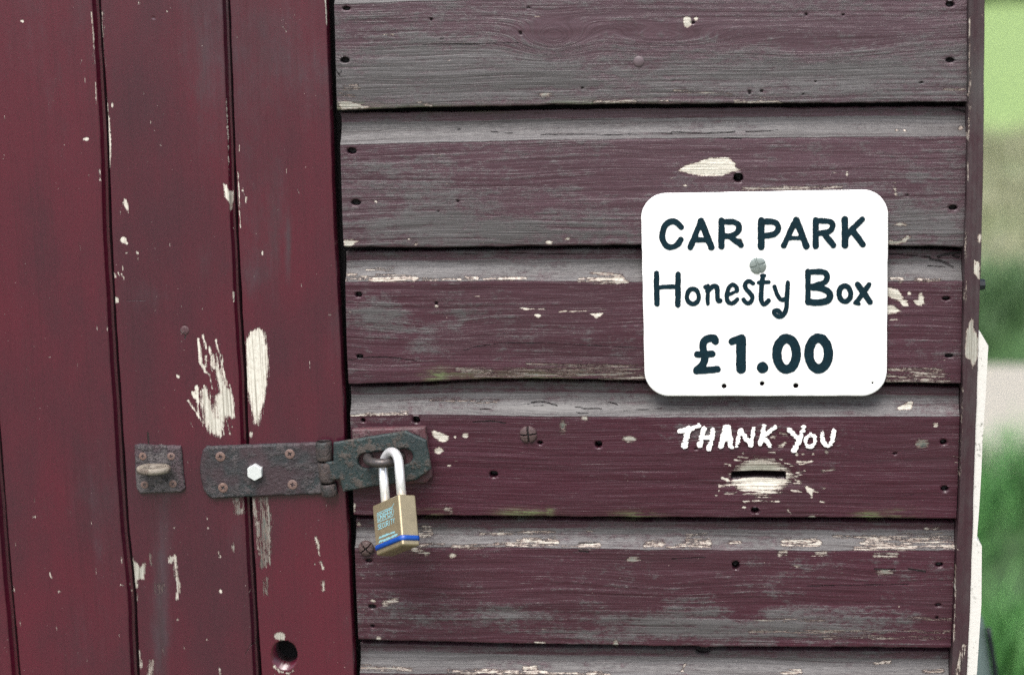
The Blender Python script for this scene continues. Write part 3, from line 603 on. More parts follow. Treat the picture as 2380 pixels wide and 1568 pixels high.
KNOTS = {0: [(1285, 95, 75, 38, 62), (1545, 92, 150, 26, 40), (1880, 120, 220, 30, 26)], 1: [(1150, 420, 160, 30, 8), (1800, 480, 200, 34, 10)], 2: [(1040, 760, 120, 30, 14), (880, 830, 70, 20, 12), (1600, 800, 260, 34, 14)], 3: [(1280, 960, 150, 18, 14), (2080, 1040, 80, 24, 12)], 4: [(1080, 1380, 200, 40, 14), (1560, 1360, 160, 44, 18), (2080, 1330, 90, 24, 10)], 5: [(1400, 1650, 200, 40, 12)]}
WEAR0 = [.34, .29, .10, -.08, .03, .28]
COVE_PALE = [.95, 1.0, .90, .85, .78, .9]  # coves paler than the faces: weathering plus painted sky sheen
FADE = [.85, .62, .22, .04, .12, .3]

shed = empty('shed', (float(unproj(1520, 784, 0)[0]), 0.0, 0.0), 'maroon painted shed of overlapping horizontal boards with an upright plank door', 'shed'); shed['kind'] = 'thing'
def part_empty(name, loc, parent):
    o = bpy.data.objects.new(name, None); COL.objects.link(o); o.location = loc; o.empty_display_size = .05
    o.parent = parent; o.matrix_parent_inverse = Matrix.Translation(parent.location).inverted(); return o
wall = part_empty('front_wall', tuple(shed.location), shed)
side = part_empty('side_wall', (shed.location.x + .3, .05, 0), shed)
xg = np.linspace(float(LX.min()) - .002, float(RX.max()) + .002, 470)
boards = []
for b in range(6):
    up, lo = SEAM[b], SEAM[b + 1]
    gx_, gz_ = zline(up['gap'], TONGUE); fx_, fz_ = zline(up['face'], 0.0); lx_, lz_ = zline(lo['lip'], 0.0)
    zg = np.interp(xg, gx_, gz_) + (fbm(xg * 60, xg * 0, 31 + b) - .5) * .0012
    zf = np.interp(xg, fx_, fz_) + (fbm(xg * 40, xg * 0, 41 + b) - .5) * .0014
    zl = np.interp(xg, lx_, lz_) + (fbm(xg * 70, xg * 0, 51 + b, 5) - .5) * .0016
    rows_z, rows_y, zone = [], [], []
    ntop, ncove, nface = 7, 18, 112
    rows_z.append(zg + .0); rows_y.append(np.full_like(xg, .024)); zone.append(0)
    for k in range(ntop):                      # tongue
        t = k / (ntop - 1) * .30
        rows_z.append(zg + (zf - zg) * t); rows_y.append(np.full_like(xg, TONGUE)); zone.append(0)
    for k in range(1, ncove + 1):              # scooped cove
        s_ = k / ncove
        rows_z.append(zg + (zf - zg) * (.30 + .70 * s_)); rows_y.append(np.full_like(xg, TONGUE * (1 - s_ ** 2.2))); zone.append(1)
    for k in range(1, nface + 1):
        t = k / nface
        rows_z.append(zf + (zl - zf) * t); yy = np.zeros_like(xg)
        d = (1 - t) * .11
        if d < .0016: yy = yy + .0016 - math.sqrt(max(0, .0016 ** 2 - (.0016 - d) ** 2))
        if k <= 2: yy = yy + (.0003 if k == 1 else .0)
        rows_y.append(yy); zone.append(2)
    rows_z.append(zl + .0004); rows_y.append(np.full_like(xg, .006)); zone.append(3)
    rows_z.append(zl + .0012); rows_y.append(np.full_like(xg, .024)); zone.append(3)
    Z = np.array(rows_z); Y = np.array(rows_y); zone = np.repeat(np.array(zone), len(xg))
    nr = len(Z)
    Xn = np.broadcast_to(xg, Z.shape)
    t = (Xn - xg[0]) / (xg[-1] - xg[0])
    X = np.interp(Z, LZ, LX) * (1 - t) + np.interp(Z, RZ, RX) * t
    x, y, z = X.ravel().copy(), Y.ravel().copy(), Z.ravel().copy()
    fade = np.where(zone == 2, FADE[b], FADE[b] * .6 + .25)
    # slow waviness of old boards
    y += (fbm(x * 5, z * 30, 60 + b) - .5) * .0016 * (zone > 0) * (zone < 3)
    y += (fbm(x * 16, z * 160, 70 + b) - .5) * .0007 * (zone > 0) * (zone < 3)
    u, v = project(x, y, z)
    g = z + (fbm(x * 3, z * 10, 80 + b, 3) - .5) * .014 + (fbm(x * 14, z * 40, 90 + b, 2) - .5) * .0028
    for kx, ky, ra, rb, am in KNOTS.get(b, []):
        g += am * PX * np.exp(-((u - kx) / ra) ** 2 - ((v - ky) / rb) ** 2)
    at = mark_attributes(u, v, np.where(zone == 2, WEAR0[b], np.where(zone == 1, COVE_PALE[b], .28)))
    at['uvg'] = np.stack([x, g, np.full_like(x, b * 1.37)], -1); at['fade'] = fade
    du = np.zeros_like(x); dv = np.zeros_like(x); dy = np.zeros_like(x)
    punch(u, v, du, dv, dy)
    at['crack_shade'] = np.where(dy > .004, 8.0, at['crack_shade']); at['chip'] = np.where(dy > .004, -30, at['chip'])  # nail holes coloured dark inside, their shade painted in
    if b == 3:                                 # coin slot with a scooped surround
        sd = np.minimum(60.5 - np.abs(u - 1763.5), 6.4 - np.abs(v - 1104))
        dish = np.exp(-((u - 1763) / 62) ** 2 - ((v - 1106) / 24) ** 2)
        dy += .0055 * dish
        nib = (np.abs(np.abs(u - 1763.5) - 52) < 11) & (v > 1107) & (v < 1115)
        dy = np.where(nib, dy + .003, dy)
        dy = np.where(sd > 0, .022, dy)
        at['crack_shade'] = np.where(sd > -2.2, 12.0, np.where(nib, 3.0, at['crack_shade'])); at['chip'] = np.where((sd > -2.2) | nib, -30, at['chip'])  # slot and its ledge painted black as the shade inside
    x += du * PX; z -= dv * PX; y += dy
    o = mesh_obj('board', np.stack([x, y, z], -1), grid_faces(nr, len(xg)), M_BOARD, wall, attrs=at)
    boards.append(o)
# plain boards carry the wall on above and below the picture
def plain_board(x0, x1, ztop, zbot, lean=0.0, yoff=0.0, seed=0):
    prof = [(TONGUE + .012, ztop), (TONGUE, ztop - .001), (TONGUE, ztop - .008), (TONGUE * .7, ztop - .017), (TONGUE * .3, ztop - .0225), (0, ztop - .025), (0, zbot + .0015), (.0015, zbot), (.02, zbot + .001)]
    xs = np.linspace(x0, x1, 30); pr = np.array(prof)
    X = np.broadcast_to(xs, (len(pr), 30)); Y = np.repeat(pr[:, :1], 30, 1); Z = np.repeat(pr[:, 1:], 30, 1)
    n = X.size; x, y, z = X.ravel(), Y.ravel(), Z.ravel()
    at = dict(chip=np.full(n, -30.), tone=np.zeros(n), crack_shade=np.full(n, -20.), algae=np.zeros(n), wear=np.full(n, .3), fade=np.full(n, .2), fray=np.full(n, .5), uvg=np.stack([x, z, np.full(n, seed * 1.9 + 20)], -1))
    return np.stack([x, y + yoff, z], -1), grid_faces(len(pr), 30), at
BX0, BX1 = float(np.mean(LX)), float(np.mean(RX))
ztop6 = float(unproj(1500, 1788, TONGUE)[1]); k = 0
while ztop6 > .10:
    zb = max(.02, ztop6 - .1165)
    vts, fcs, at = plain_board(float(LX[0]), float(RX[0]), ztop6, zb, seed=k); mesh_obj('board', vts, fcs, M_BOARD, wall, attrs=at)
    ztop6 = zb - .003; k += 1
zb = float(unproj(1500, -82, 0.0)[1])
while zb < 2.0:
    vts, fcs, at = plain_board(float(LX[-1]), float(RX[-1]), zb + .1165, zb, seed=k + 30); mesh_obj('board', vts, fcs, M_BOARD, wall, attrs=at)
    zb += .1195; k += 1
WX0 = float(unproj(-400, 784, 0)[0])
WXR = float(unproj(2240, 784, 0)[0])
box('shade_backing', BX0 - .06, WXR - .012, .030, .050, .02, 2.02, M_BLACK, wall)  # added black sheet, keeps the gaps between the boards dark

# corner trim
TL = [(2254, -120), (2251, 0), (2251, 243), (2246, 486), (2242, 583), (2239, 761), (2237, 916), (2230, 1147), (2224, 1276), (2219, 1404), (2213, 1533), (2203, 1760)]
TR = [(2291, -120), (2289, 0), (2287, 243), (2285, 437), (2281, 583), (2276, 728), (2271, 890), (2265, 1070), (2261, 1224), (2256, 1379), (2250, 1507), (2240, 1760)]
def strip_mesh(name, Lp, Rp, yf, yb, z0, z1, nd, nx, mat, parent, seed, recess=None, wear0=.25, round_=.0012):
    """an upright board between two measured edge lines, dense where the photograph shows it"""
    lx, lz = xline(Lp, yf); rx, rz = xline(Rp, yf)
    zs = np.concatenate([np.linspace(z1, 1.62, 5)[:-1], np.linspace(1.62, .92, nd), np.linspace(.92, z0, 8)[1:]])
    def ext(zq, xx, zz):
        s0 = (xx[1] - xx[0]) / (zz[1] - zz[0]); s1 = (xx[-1] - xx[-2]) / (zz[-1] - zz[-2])
        r = np.interp(zq, zz, xx); return np.where(zq < zz[0], xx[0] + 0 * s0, np.where(zq > zz[-1], xx[-1] + 0 * s1, r))
    xl = ext(zs, lx, lz) + (fbm(zs * 30, zs * 0, seed) - .5) * .0012; xr = ext(zs, rx, rz) + (fbm(zs * 30, zs * 0, seed + 1) - .5) * .0012
    tt = np.concatenate([[0, 0, .004], np.linspace(.012, .988, nx), [.996, 1]])
    yy = np.concatenate([[yb, yf + round_, yf + round_ * .3], np.full(nx, yf), [yf + round_ * .3, yf + round_]])
    cols_x = [xl + (xr - xl) * t for t in tt]; cols_y = [np.full_like(zs, q) for q in yy]; face = [0, 1, 1] + [1] * nx + [1, 1]
    if recess:                                  # rebated tongue on the right, then back into the gap
        w, dep = recess
        cols_x += [xr + .0002, xr + w * .5, xr + w, xr + w + .0002]; cols_y += [np.full_like(zs, yf + dep), np.full_like(zs, yf + dep), np.full_like(zs, yf + dep), np.full_like(zs, yb)]; face += [0, 0, 0, 0]
    else:
        cols_x += [xr]; cols_y += [np.full_like(zs, yb)]; face += [0]
    X = np.array(cols_x).T; Y = np.array(cols_y).T; Z = np.repeat(zs[:, None], X.shape[1], 1)
    face = np.tile(np.array(face), len(zs))
    x, y, z = X.ravel().copy(), Y.ravel().copy(), Z.ravel().copy()
    y += (fbm(x * 20, z * 4, seed + 2) - .5) * .0012 * face
    u, v = project(x, y, z)
    at = mark_attributes(u, v, np.full(len(x), wear0))
    at['algae'][:] = 0
    if recess or nx > 60:                       # shade of the gaps painted black on the joint walls
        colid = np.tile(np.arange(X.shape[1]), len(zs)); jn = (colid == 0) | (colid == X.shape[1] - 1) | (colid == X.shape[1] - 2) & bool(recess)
        at['crack_shade'] = np.where(jn, 12.0, at['crack_shade']); at['chip'] = np.where(jn, -30.0, at['chip'])
    g = x + (fbm(z * 3, x * 12, seed + 3, 3) - .5) * .012
    at['uvg'] = np.stack([z, g, np.full_like(x, seed * .77)], -1); at['fade'] = np.zeros_like(x)
    du = np.zeros_like(x); dv = np.zeros_like(x); dy = np.zeros_like(x); punch(u, v, du, dv, dy)
    # the round latch hole
    q = np.hypot((u - 661) / 30, (v - 1521) / 33); s = q < 2
    if s.any() and yf > -.02 and nx > 60:
        q2 = np.where(q < .7, q, np.where(q < 1.0, .95, np.where(q < 1.12, 1.02, q)))
        k_ = np.where(s, q2 / np.maximum(q, 1e-6) - 1, 0)
        du += (u - 661) * k_; dv += (v - 1521) * k_
        dy = np.maximum(dy, np.where(q < 1.0, .030, 0))
        at['crack_shade'] = np.where(q < 1.0, 12.0, at['crack_shade']); at['chip'] = np.where(q < 1.03, -30, at['chip'])  # hole walls and floor blackened, shade put into the colour
    x += du * PX; z -= dv * PX; y += dy
    return mesh_obj(name, np.stack([x, y, z], -1), grid_faces(len(zs), X.shape[1]), mat, parent, attrs=at)
strip_mesh('corner_trim', TL, TR, -.010, .05, .02, 2.02, 460, 18, M_TRIM, shed, 301, wear0=.55)
# the side of the shed, running back from the corner
SX = float(unproj(2270, 900, .02)[0]) - .004
sz = .05; k = 0
while sz < 1.95:
    vts, fcs, at = plain_board(0, 1.35, sz + .1165, sz, seed=60 + k)
    w = np.stack([SX - vts[:, 1] - .004, .03 + vts[:, 0], vts[:, 2]], -1)
    mesh_obj('board', w, fcs, M_BOARD, side, attrs=at); sz += .1195; k += 1
box('shade_backing', SX - .045, SX - .026, .055, 1.37, .02, 2.02, M_BLACK, side)  # added black sheet, darkens the gaps of the side boards

# THANK YOU, painted by hand over the slot
def lettering(name, strokes, tf, step, yf, mat, parent, wob, wobs, thick=.0003, seed=0, grow=1.0, dry=0.0):
    S = []
    for pts, w, cv in strokes:
        p = np.array(tf(pts)); k = (np.hypot(*(np.array(tf([(100, 0)])[0]) - np.array(tf([(0, 0)])[0])))) / 100
        S.append((chaikin(p, 2) if cv else p, w * k * grow))
    allp = np.vstack([s[0] for s in S]); pad = max(s[1] for s in S)
    def fn(X, Y):
        d = np.full(X.shape, -1e9)
        for p, w in S: d = np.maximum(d, sd_line(X, Y, p, w))
        if dry: d = np.minimum(d, 5) - np.clip(fbm(X * .045, Y * .42, seed + 5, 4) - .50, 0, 1) * dry
        return d + (fbm(X * wobs, Y * wobs, seed, 3) - .5) * wob
    (a, b), (c, d) = allp.min(0) - pad, allp.max(0) + pad
    return ms_solid(name, fn, a, b, c, d, step, yf - thick, yf + .0005, mat, parent)
def ring(cx, cy, rx, ry, n=20, a0=0, rot=0):
    t = np.linspace(0, 2 * math.pi, n + 1) + a0
    c, s = math.cos(rot), math.sin(rot)
    return [(cx + rx * math.cos(q) * c - ry * math.sin(q) * s, cy + rx * math.cos(q) * s + ry * math.sin(q) * c) for q in t]
TY = [[((110, 185), (250, 152), (370, 108)), 62, 0], [((232, 150), (205, 270), (178, 380)), 84, 0], [((448, 145), (385, 375)), 72, 0], [((572, 150), (552, 300), (512, 425)), 68, 0], [((420, 275), (560, 268)), 56, 0],
      [((742, 135), (678, 385)), 70, 0], [((785, 135), (822, 395)), 66, 0], [((710, 290), (800, 285)), 84, 0], [((770, 135), (760, 230)), 80, 0], [((950, 170), (900, 378)), 58, 0], [((955, 175), (1090, 370)), 66, 0], [((1132, 140), (1100, 365)), 52, 0],
      [((1280, 115), (1226, 355)), 64, 0], [((1430, 122), (1262, 265)), 52, 0], [((1275, 265), (1360, 385)), 58, 0], [((1622, 165), (1745, 275)), 62, 0], [((1828, 130), (1768, 300), (1690, 448)), 70, 0], [ring(1918, 312, 66, 88, rot=.15), 54, 0], [((2078, 212), (2092, 330), (2150, 388), (2215, 350), (2242, 180)), 60, 1]]
lettering('lettering', TY, cT, 1.3, -.0016, M_WHITE, wall, 4.5, .22, .0003, 5, 1.06, 13.0)['label'] = 'white hand-painted words THANK YOU above the slot'

# ------------------------------------------------------------------ screws, nails
def head(name, px, py, rpx, y0, mat, parent, kind='pozi', rot=.3, dome=.25, depth=.35, sq=1.0):
    x, z = unproj(px, py, y0); r = rpx * PX
    if kind == 'hex':
        bm = bmesh.new(); seg = 6
        prof = [(1.0, 0.0), (1.0, .62), (.90, .72), (.0, .74)]
    nr, ns = 14, 48
    V = []; F = []; cut = set()
    for i in range(nr + 1):
        q = i / nr
        for j in range(ns):
            a = 2 * math.pi * j / ns
            rr = q
            if kind == 'hex':
                aa = (a + rot) % (math.pi / 3) - math.pi / 6
                rr = q * math.cos(math.pi / 6) / math.cos(aa)
            ca, sa = math.cos(a) * rr, math.sin(a) * rr
            if kind == 'hex': h = .72 - (.09 if q > .93 else 0)
            else:
                h = .18 + dome * math.sqrt(max(0, 1 - q * q))
                u_ = ca * math.cos(rot) + sa * math.sin(rot); v_ = -ca * math.sin(rot) + sa * math.cos(rot)
                if kind == 'pozi':
                    if q < .50 and (abs(u_) < .15 * (1.2 - q) or abs(v_) < .15 * (1.2 - q)): h -= depth; cut.add(len(V))
                elif kind == 'cross':
                    if abs(u_) < .10 or abs(v_) < .10: h -= depth; cut |= ({len(V)} if mat is not M_DULLZ else set())
                elif kind == 'slot':
                    if abs(u_) < .11: h -= depth
            V.append((x + ca * r, y0 - h * r, z + sa * r * sq))
    for i in range(nr):
        for j in range(ns):
            a, b_ = i * ns + j, i * ns + (j + 1) % ns
            F.append([a, a + ns, b_ + ns, b_])
    base = len(V)
    for j in range(ns):
        vx = V[nr * ns + j]; V.append((vx[0], y0 + .001, vx[2]))
    for j in range(ns):
        a, b_ = nr * ns + j, nr * ns + (j + 1) % ns
        F.append([a, base + j, base + (j + 1) % ns, b_])
    o = mesh_obj(name, V, F, mat, parent, smooth=(kind == 'dome'))
    if cut:
        o.data.materials.append(M_BLACK)  # black faces paint the shade inside the screw recess
        for p_ in o.data.polygons:
            if all(v_ in cut for v_ in p_.vertices): p_.material_index = 1
    return o
M_PSCREW = metal_paint('painted_brown_screw', (.052, .026, .028), (.066, .038, .036), (.085, .055, .045), (.052, .032, .030), .58, bump=.0004)
head('screw', 1228, 1008.5, 21, .000, M_PSCREW, wall, 'cross', .1, .30, .28)
head('screw', 851, 1273, 19, -.001, M_PSCREW, wall, 'cross', .7, .40, .30)
M_NAIL = simple('faded_paint_nail', (.10, .072, .08), .5, 0, .25, 300)
head('nail', 1485, 143, 13, .001, M_NAIL, wall, 'dome', 0, .35)
head('nail', 1471, 26, 6, .002, M_NAIL, wall, 'dome', 0, .2)

# ------------------------------------------------------------------ SHED DOOR
door = part_empty('door', (float(unproj(420, 784, 0)[0]), 0.0, 0.0), shed); door['label'] = 'dark red plank door at the left of the shed'
DY = -.005
S0 = [(-88, -120), (-80, 0), (-35, 560), (2, 1072), (24, 1350), (41, 1540), (58, 1760)]
S1 = [(223, -120), (229, 0), (246, 275), (254.6, 533), (266.6, 764), (282, 1005), (294, 1207), (311, 1379), (320, 1568), (331, 1760)]
S2 = [(525, -120), (530, 0), (540, 275), (549, 533), (559, 730), (568, 868), (573, 1022), (581, 1172), (590, 1344), (602, 1551), (612, 1760)]
SE = [(752, -120), (757, 0), (767, 260), (776, 533), (786, 700), (795, 868), (800, 1005), (803, 1148), (813, 1344), (822, 1551), (832, 1760)]
def sh(p, d): return [(a + d, b) for a, b in p]
LIP = 10.5 * PX
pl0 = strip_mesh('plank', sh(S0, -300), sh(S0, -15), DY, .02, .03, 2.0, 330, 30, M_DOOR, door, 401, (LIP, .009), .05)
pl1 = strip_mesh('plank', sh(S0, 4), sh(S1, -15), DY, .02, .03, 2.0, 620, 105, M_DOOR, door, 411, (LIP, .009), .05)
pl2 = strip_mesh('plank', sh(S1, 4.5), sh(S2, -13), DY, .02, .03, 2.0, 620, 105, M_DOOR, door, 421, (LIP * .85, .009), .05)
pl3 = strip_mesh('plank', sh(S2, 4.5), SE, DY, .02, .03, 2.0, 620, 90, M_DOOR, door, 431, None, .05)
box('shade_backing', float(unproj(-372, 0, DY)[0]) + .01, BX0 - .055, .024, .044, .03, 2.0, M_BLACK, door)  # added black sheet standing in for the dark behind the planks
head('nail', 430, 767, 11, DY + .001, M_PLATE, door, 'dome', 0, .22)

# ------------------------------------------------------------------ HASP, STAPLES, PADLOCK
cH = lambda p: T(.16, 447.4, 990, p)
cS = lambda p: T(.2125, 742.6, 971, p)
cO = lambda p: T(.1032, 285.6, 1009, p)
def outline(P, wob=1.2, ws=.12, seed=0, holes=()):
    P = np.array(P, float)
    def fn(X, Y):
        d = sd_poly(X, Y, P)
        for h in holes: d = np.minimum(d, -h(X, Y))
        return d + (fbm(X * ws, Y * ws, seed, 3) - .5) * wob
    return fn
def tube(name, pts, r, mat, parent, ns=16, closed=False, taper=None):
    pts = [Vector(p) for p in pts]; n = len(pts); V = []; F = []
    prev = None
    for i, p in enumerate(pts):
        tg = (pts[min(i + 1, n - 1)] - pts[max(i - 1, 0)]).normalized()
        if prev is None:
            nrm = tg.orthogonal().normalized()
        else:
            nrm = (prev - tg * prev.dot(tg)).normalized()
        prev = nrm; bn = tg.cross(nrm)
        for j in range(ns):
            a = 2 * math.pi * j / ns; V.append(tuple(p + (nrm * math.cos(a) + bn * math.sin(a)) * r))
    for i in range(n - 1):
        for j in range(ns):
            a, b_ = i * ns + j, i * ns + (j + 1) % ns; F.append([a, b_, b_ + ns, a + ns])
    F.append(list(range(ns))[::-1]); F.append([(n - 1) * ns + j for j in range(ns)])
    return mesh_obj(name, V, F, mat, parent)

hx, hz = unproj(640, 1095, -.008)
hasp = empty('door_hasp', (float(hx), -.008, float(hz)), 'rusty hinged hasp with a white hex bolt, bridging door and wall', 'hasp')
LP = cH([(195, 302), (1860, 240), (1880, 990), (290, 1055), (215, 1010), (160, 930), (112, 760), (100, 620), (112, 480), (150, 345)])
leaf = ms_solid('hinge_leaf', outline(LP, 2.2, .1, 3), 450, 1015, 750, 1170, 2.0, DY - .0045, DY + .001, M_LEAF, hasp, .0016, 5.0)
for i, (a, b_) in enumerate([(408, 440), (1415, 400), (445, 890), (1455, 845)]):
    p = cH([(a, b_)])[0]; head('screw', p[0], p[1], 12, DY - .0040, M_SCREW, leaf, 'pozi', .2 + i * .4, .12, .5)
p = cH([(918, 655)])[0]; head('hex_bolt', p[0], p[1], 20.5, DY - .0045, M_ZINC, hasp, 'hex', .55)
def knuckle(p0, p1, r, yc, mat):
    x0, z0 = unproj(*p0, yc); x1, z1 = unproj(*p1, yc); n = 10; pts = []; rr = []
    V = []; F = []; ns = 20
    ax = Vector((float(x1 - x0), 0, float(z1 - z0))); L = ax.length; ax.normalize(); sd_ = Vector((0, 1, 0)).cross(ax)
    prof = [(0, .80), (.05, .95), (.12, 1.0), (.5, 1.0), (.88, 1.0), (.95, .95), (1, .80)]
    for t, q in prof:
        c = Vector((float(x0), yc, float(z0))) + ax * L * t
        for j in range(ns):
            a = 2 * math.pi * j / ns; V.append(tuple(c + (sd_ * math.cos(a) + Vector((0, 1, 0)) * math.sin(a)) * r * q))
    for i in range(len(prof) - 1):
        for j in range(ns):
            a, b_ = i * ns + j, i * ns + (j + 1) % ns; F.append([a, b_, b_ + ns, a + ns])
    F.append(list(range(ns))); F.append([(len(prof) - 1) * ns + j for j in range(ns)][::-1])
    return mesh_obj('knuckle', V, F, mat, hasp)
KR = 20 * PX
knuckle((752, 1024), (755, 1069), KR, DY - .004, M_KNUCKLE); knuckle((757, 1072), (763, 1119), KR, DY - .004, M_KNUCKLE); knuckle((763, 1123), (767, 1151), KR, DY - .004, M_KNUCKLE)
SP = cS([(60, 480), (150, 480), (150, 270), (940, 145), (1165, 245), (1222, 560), (1060, 680), (960, 702), (600, 748), (255, 810), (222, 672), (60, 690)])
slot_fn = lambda X, Y: sd_line(X, Y, cS([(505, 470), (935, 425)]), 36)
strap = ms_solid('strap', outline(SP, 1.6, .1, 8, [slot_fn]), 745, 985, 1020, 1160, 1.8, -.0150, -.0115, M_STRAP, hasp, .0012, 4.0)

sx, sz_ = unproj(905, 1060, -.006)
staple = empty('wall_staple', (float(sx), -.006, float(sz_)), 'maroon painted staple plate with steel loop behind the padlock', 'staple')
plate = ms_solid('plate', outline([(817, 998), (988, 993), (1004, 1108), (990, 1122), (834, 1132)], 1.5, .1, 12), 800, 980, 1020, 1145, 2.0, -.0075, .0, M_PLATE, staple, .0012, 4.0)
p = cS([(475, 195)])[0]; head('screw', p[0], p[1], 10, -.0070, M_PLATE, plate, 'dome', .3, .25)
p = cS([(1052, 172)])[0]; head('screw', p[0], p[1], 10, -.0070, M_PLATE, plate, 'slot', .9, .2, .3)
# steel loop standing out through the strap's slot
def at_px(px, py, Y):
    x, z = unproj(px, py, Y); return Vector((float(x), Y, float(z)))
lc = at_px(893, 1062, -.012); LW = .0145; LD = .021; pts = []
pts += [(lc.x - LW, -.006, lc.z), (lc.x - LW, -.010, lc.z)]
for i in range(17):
    a = math.pi * i / 16; pts.append((lc.x - LW * math.cos(a), -.012 - LD * math.sin(a), lc.z))
pts += [(lc.x + LW, -.010, lc.z), (lc.x + LW, -.006, lc.z)]
tube('loop', pts, .0041, M_LOOP, staple)

ox, oz = unproj(370, 1090, DY)
old = empty('old_staple', (float(ox), DY, float(oz)), 'small pitted square staple plate with a worn eye, alone on the door', 'staple')
OP = cO([(250, 250), (340, 225), (920, 260), (1300, 270), (1330, 640), (1390, 1240), (1330, 1310), (720, 1330), (390, 1345), (300, 1240), (265, 760)])
oplate = ms_solid('plate', outline(OP, 3.0, .14, 21), 300, 1022, 445, 1160, 1.6, DY - .0035, DY + .001, M_OLD, old, .0018, 5.0)
for i, (a, b_) in enumerate([(450, 490), (1090, 490), (490, 1130), (1130, 1110)]):
    p = cO([(a, b_)])[0]; head('screw', p[0], p[1], 9.5, DY - .0030, M_SCREW, oplate, 'pozi', .3 * i, .15, .6)
# the eye: a level tongue of steel with a hole, worn round
ec = at_px(364, 1083, DY - .003); V = []; F = []
ns = 28
def eye_ring(fx, dz):
    for j in range(ns):
        a = 2 * math.pi * j / ns; x_ = math.cos(a); y_ = math.sin(a)
        V.append((ec.x + .0150 * fx[0] * x_ + fx[2], ec.y - .010 - .0125 * fx[1] * y_ + fx[3], ec.z + dz))
for fx, dz in (((1.0, 1.0, 0, 0), -.0024), ((1.03, 1.03, 0, 0), 0), ((1.0, 1.0, 0, 0), .0020), ((.9, .9, 0, 0), .0027), ((.38, .36, -.001, -.003), .0027), ((.36, .34, -.001, -.003), -.0024)): eye_ring(fx, dz)
for i in range(5):
    for j in range(ns):
        a, b_ = i * ns + j, i * ns + (j + 1) % ns; F.append([a, b_, b_ + ns, a + ns])
for j in range(ns): F.append([5 * ns + j, 5 * ns + (j + 1) % ns, (j + 1) % ns, j])
mesh_obj('eye', V, F, M_TAB, old)

# padlock, built upright at the origin (shackle top at z = 0), then hung
PB = Matrix.Rotation(R(-8), 4, 'Y') @ Matrix.Rotation(R(-27), 4, 'X') @ Matrix.Rotation(R(-47), 4, 'Z')
hook = at_px(905, 1040, -.026)
lockM = Matrix.Translation(hook) @ PB
lock = empty('padlock', tuple(hook), 'brass padlock with bright shackle and blue band, closed through the hasp', 'padlock')
lock.matrix_world = lockM
def lock_part(name, V, F, mat, parent=None, smooth=True):
    o = mesh_obj(name, V, F, mat, None, smooth); o.parent = parent or lock; return o
def rrect(w, t, r, n=5):
    pts = []
    for cx, cy, a0 in ((w / 2 - r, t / 2 - r, 0), (-w / 2 + r, t / 2 - r, 90), (-w / 2 + r, -t / 2 + r, 180), (w / 2 - r, -t / 2 + r, 270)):
        for k in range(n + 1):
            a = R(a0 + 90 * k / n); pts.append((cx + r * math.cos(a), cy + r * math.sin(a)))
    return pts
def loft(sections):
    V = []; F = []; n = len(sections[0][0])
    for pts, z in sections: V += [(x, y, z) for x, y in pts]
    for i in range(len(sections) - 1):
        for j in range(n):
            a, b_ = i * n + j, i * n + (j + 1) % n; F.append([a, a + n, b_ + n, b_])
    F.append(list(range(n))[::-1][::-1]); F.append([(len(sections) - 1) * n + j for j in range(n)][::-1])
    return V, F
SHT = .0475                                    # shackle top above the body
BW, BT, BH = .0450, .0175, .0435
zt = -SHT
secs = [(rrect(BW - .0012, BT - .0012, .0014), zt), (rrect(BW, BT, .0018), zt - .0006), (rrect(BW, BT, .0018), zt - BH + .0008), (rrect(BW - .001, BT - .001, .0016), zt - BH - .0002), (rrect(BW - .006, BT - .005, .002), zt - BH - .0012)]
V, F = loft(secs); body = lock_part('body', V, F, M_BRASS, None, False)
zb_ = zt - BH + .0060
secs = [(rrect(BW + .0002, BT + .0002, .002), zb_ + .0023), (rrect(BW + .0024, BT + .0024, .0050), zb_ + .0019), (rrect(BW + .0036, BT + .0036, .0060), zb_ + .0010), (rrect(BW + .0036, BT + .0036, .0060), zb_ - .0010), (rrect(BW + .0024, BT + .0024, .0050), zb_ - .0019), (rrect(BW + .0002, BT + .0002, .002), zb_ - .0023)]
V, F = loft(secs); lock_part('band', V, F, M_BLUE)
HWs = .0135; rs = .0042; pts = [(-HWs, 0, zt - .004), (-HWs, 0, -HWs - rs - .004)]
for i in range(21):
    a = math.pi * i / 20; pts.append((-HWs * math.cos(a), 0, -HWs - rs + HWs * math.sin(a)))
pts += [(HWs, 0, -HWs - rs - .004), (HWs, 0, zt - .004)]
shk = tube('shackle', [(p[0], p[1], p[2] + rs) if False else p for p in pts], rs, M_CHROME, None, 20); shk.parent = lock
# printed words on the body
FONT = {'D': [[(0, 0), (0, 1)], [(0, 1), (.4, .95), (.6, .5), (.4, .05), (0, 0)]], 'R': [[(0, 0), (0, 1)], [(0, 1), (.5, 1), (.58, .75), (.5, .5), (0, .5)], [(.25, .5), (.6, 0)]], 'A': [[(0, 0), (.3, 1), (.6, 0)], [(.1, .35), (.5, .35)]], 'P': [[(0, 0), (0, 1)], [(0, 1), (.5, 1), (.58, .75), (.5, .48), (0, .48)]],
        'E': [[(.55, 0), (0, 0), (0, 1), (.55, 1)], [(0, .5), (.45, .5)]], 'S': [[(.58, .88), (.35, 1), (.05, .9), (.05, .62), (.5, .42), (.58, .15), (.3, 0), (0, .1)]], 'C': [[(.58, .85), (.35, 1), (.05, .75), (.05, .25), (.35, 0), (.58, .15)]], 'U': [[(0, 1), (0, .2), (.3, 0), (.58, .2), (.58, 1)]], 'I': [[(.25, 0), (.25, 1)]], 'T': [[(.28, 0), (.28, 1)], [(0, 1), (.58, 1)]], 'Y': [[(0, 1), (.28, .5), (.58, 1)], [(.28, .5), (.28, 0)]]}
V = []; F = []; lift = [0]
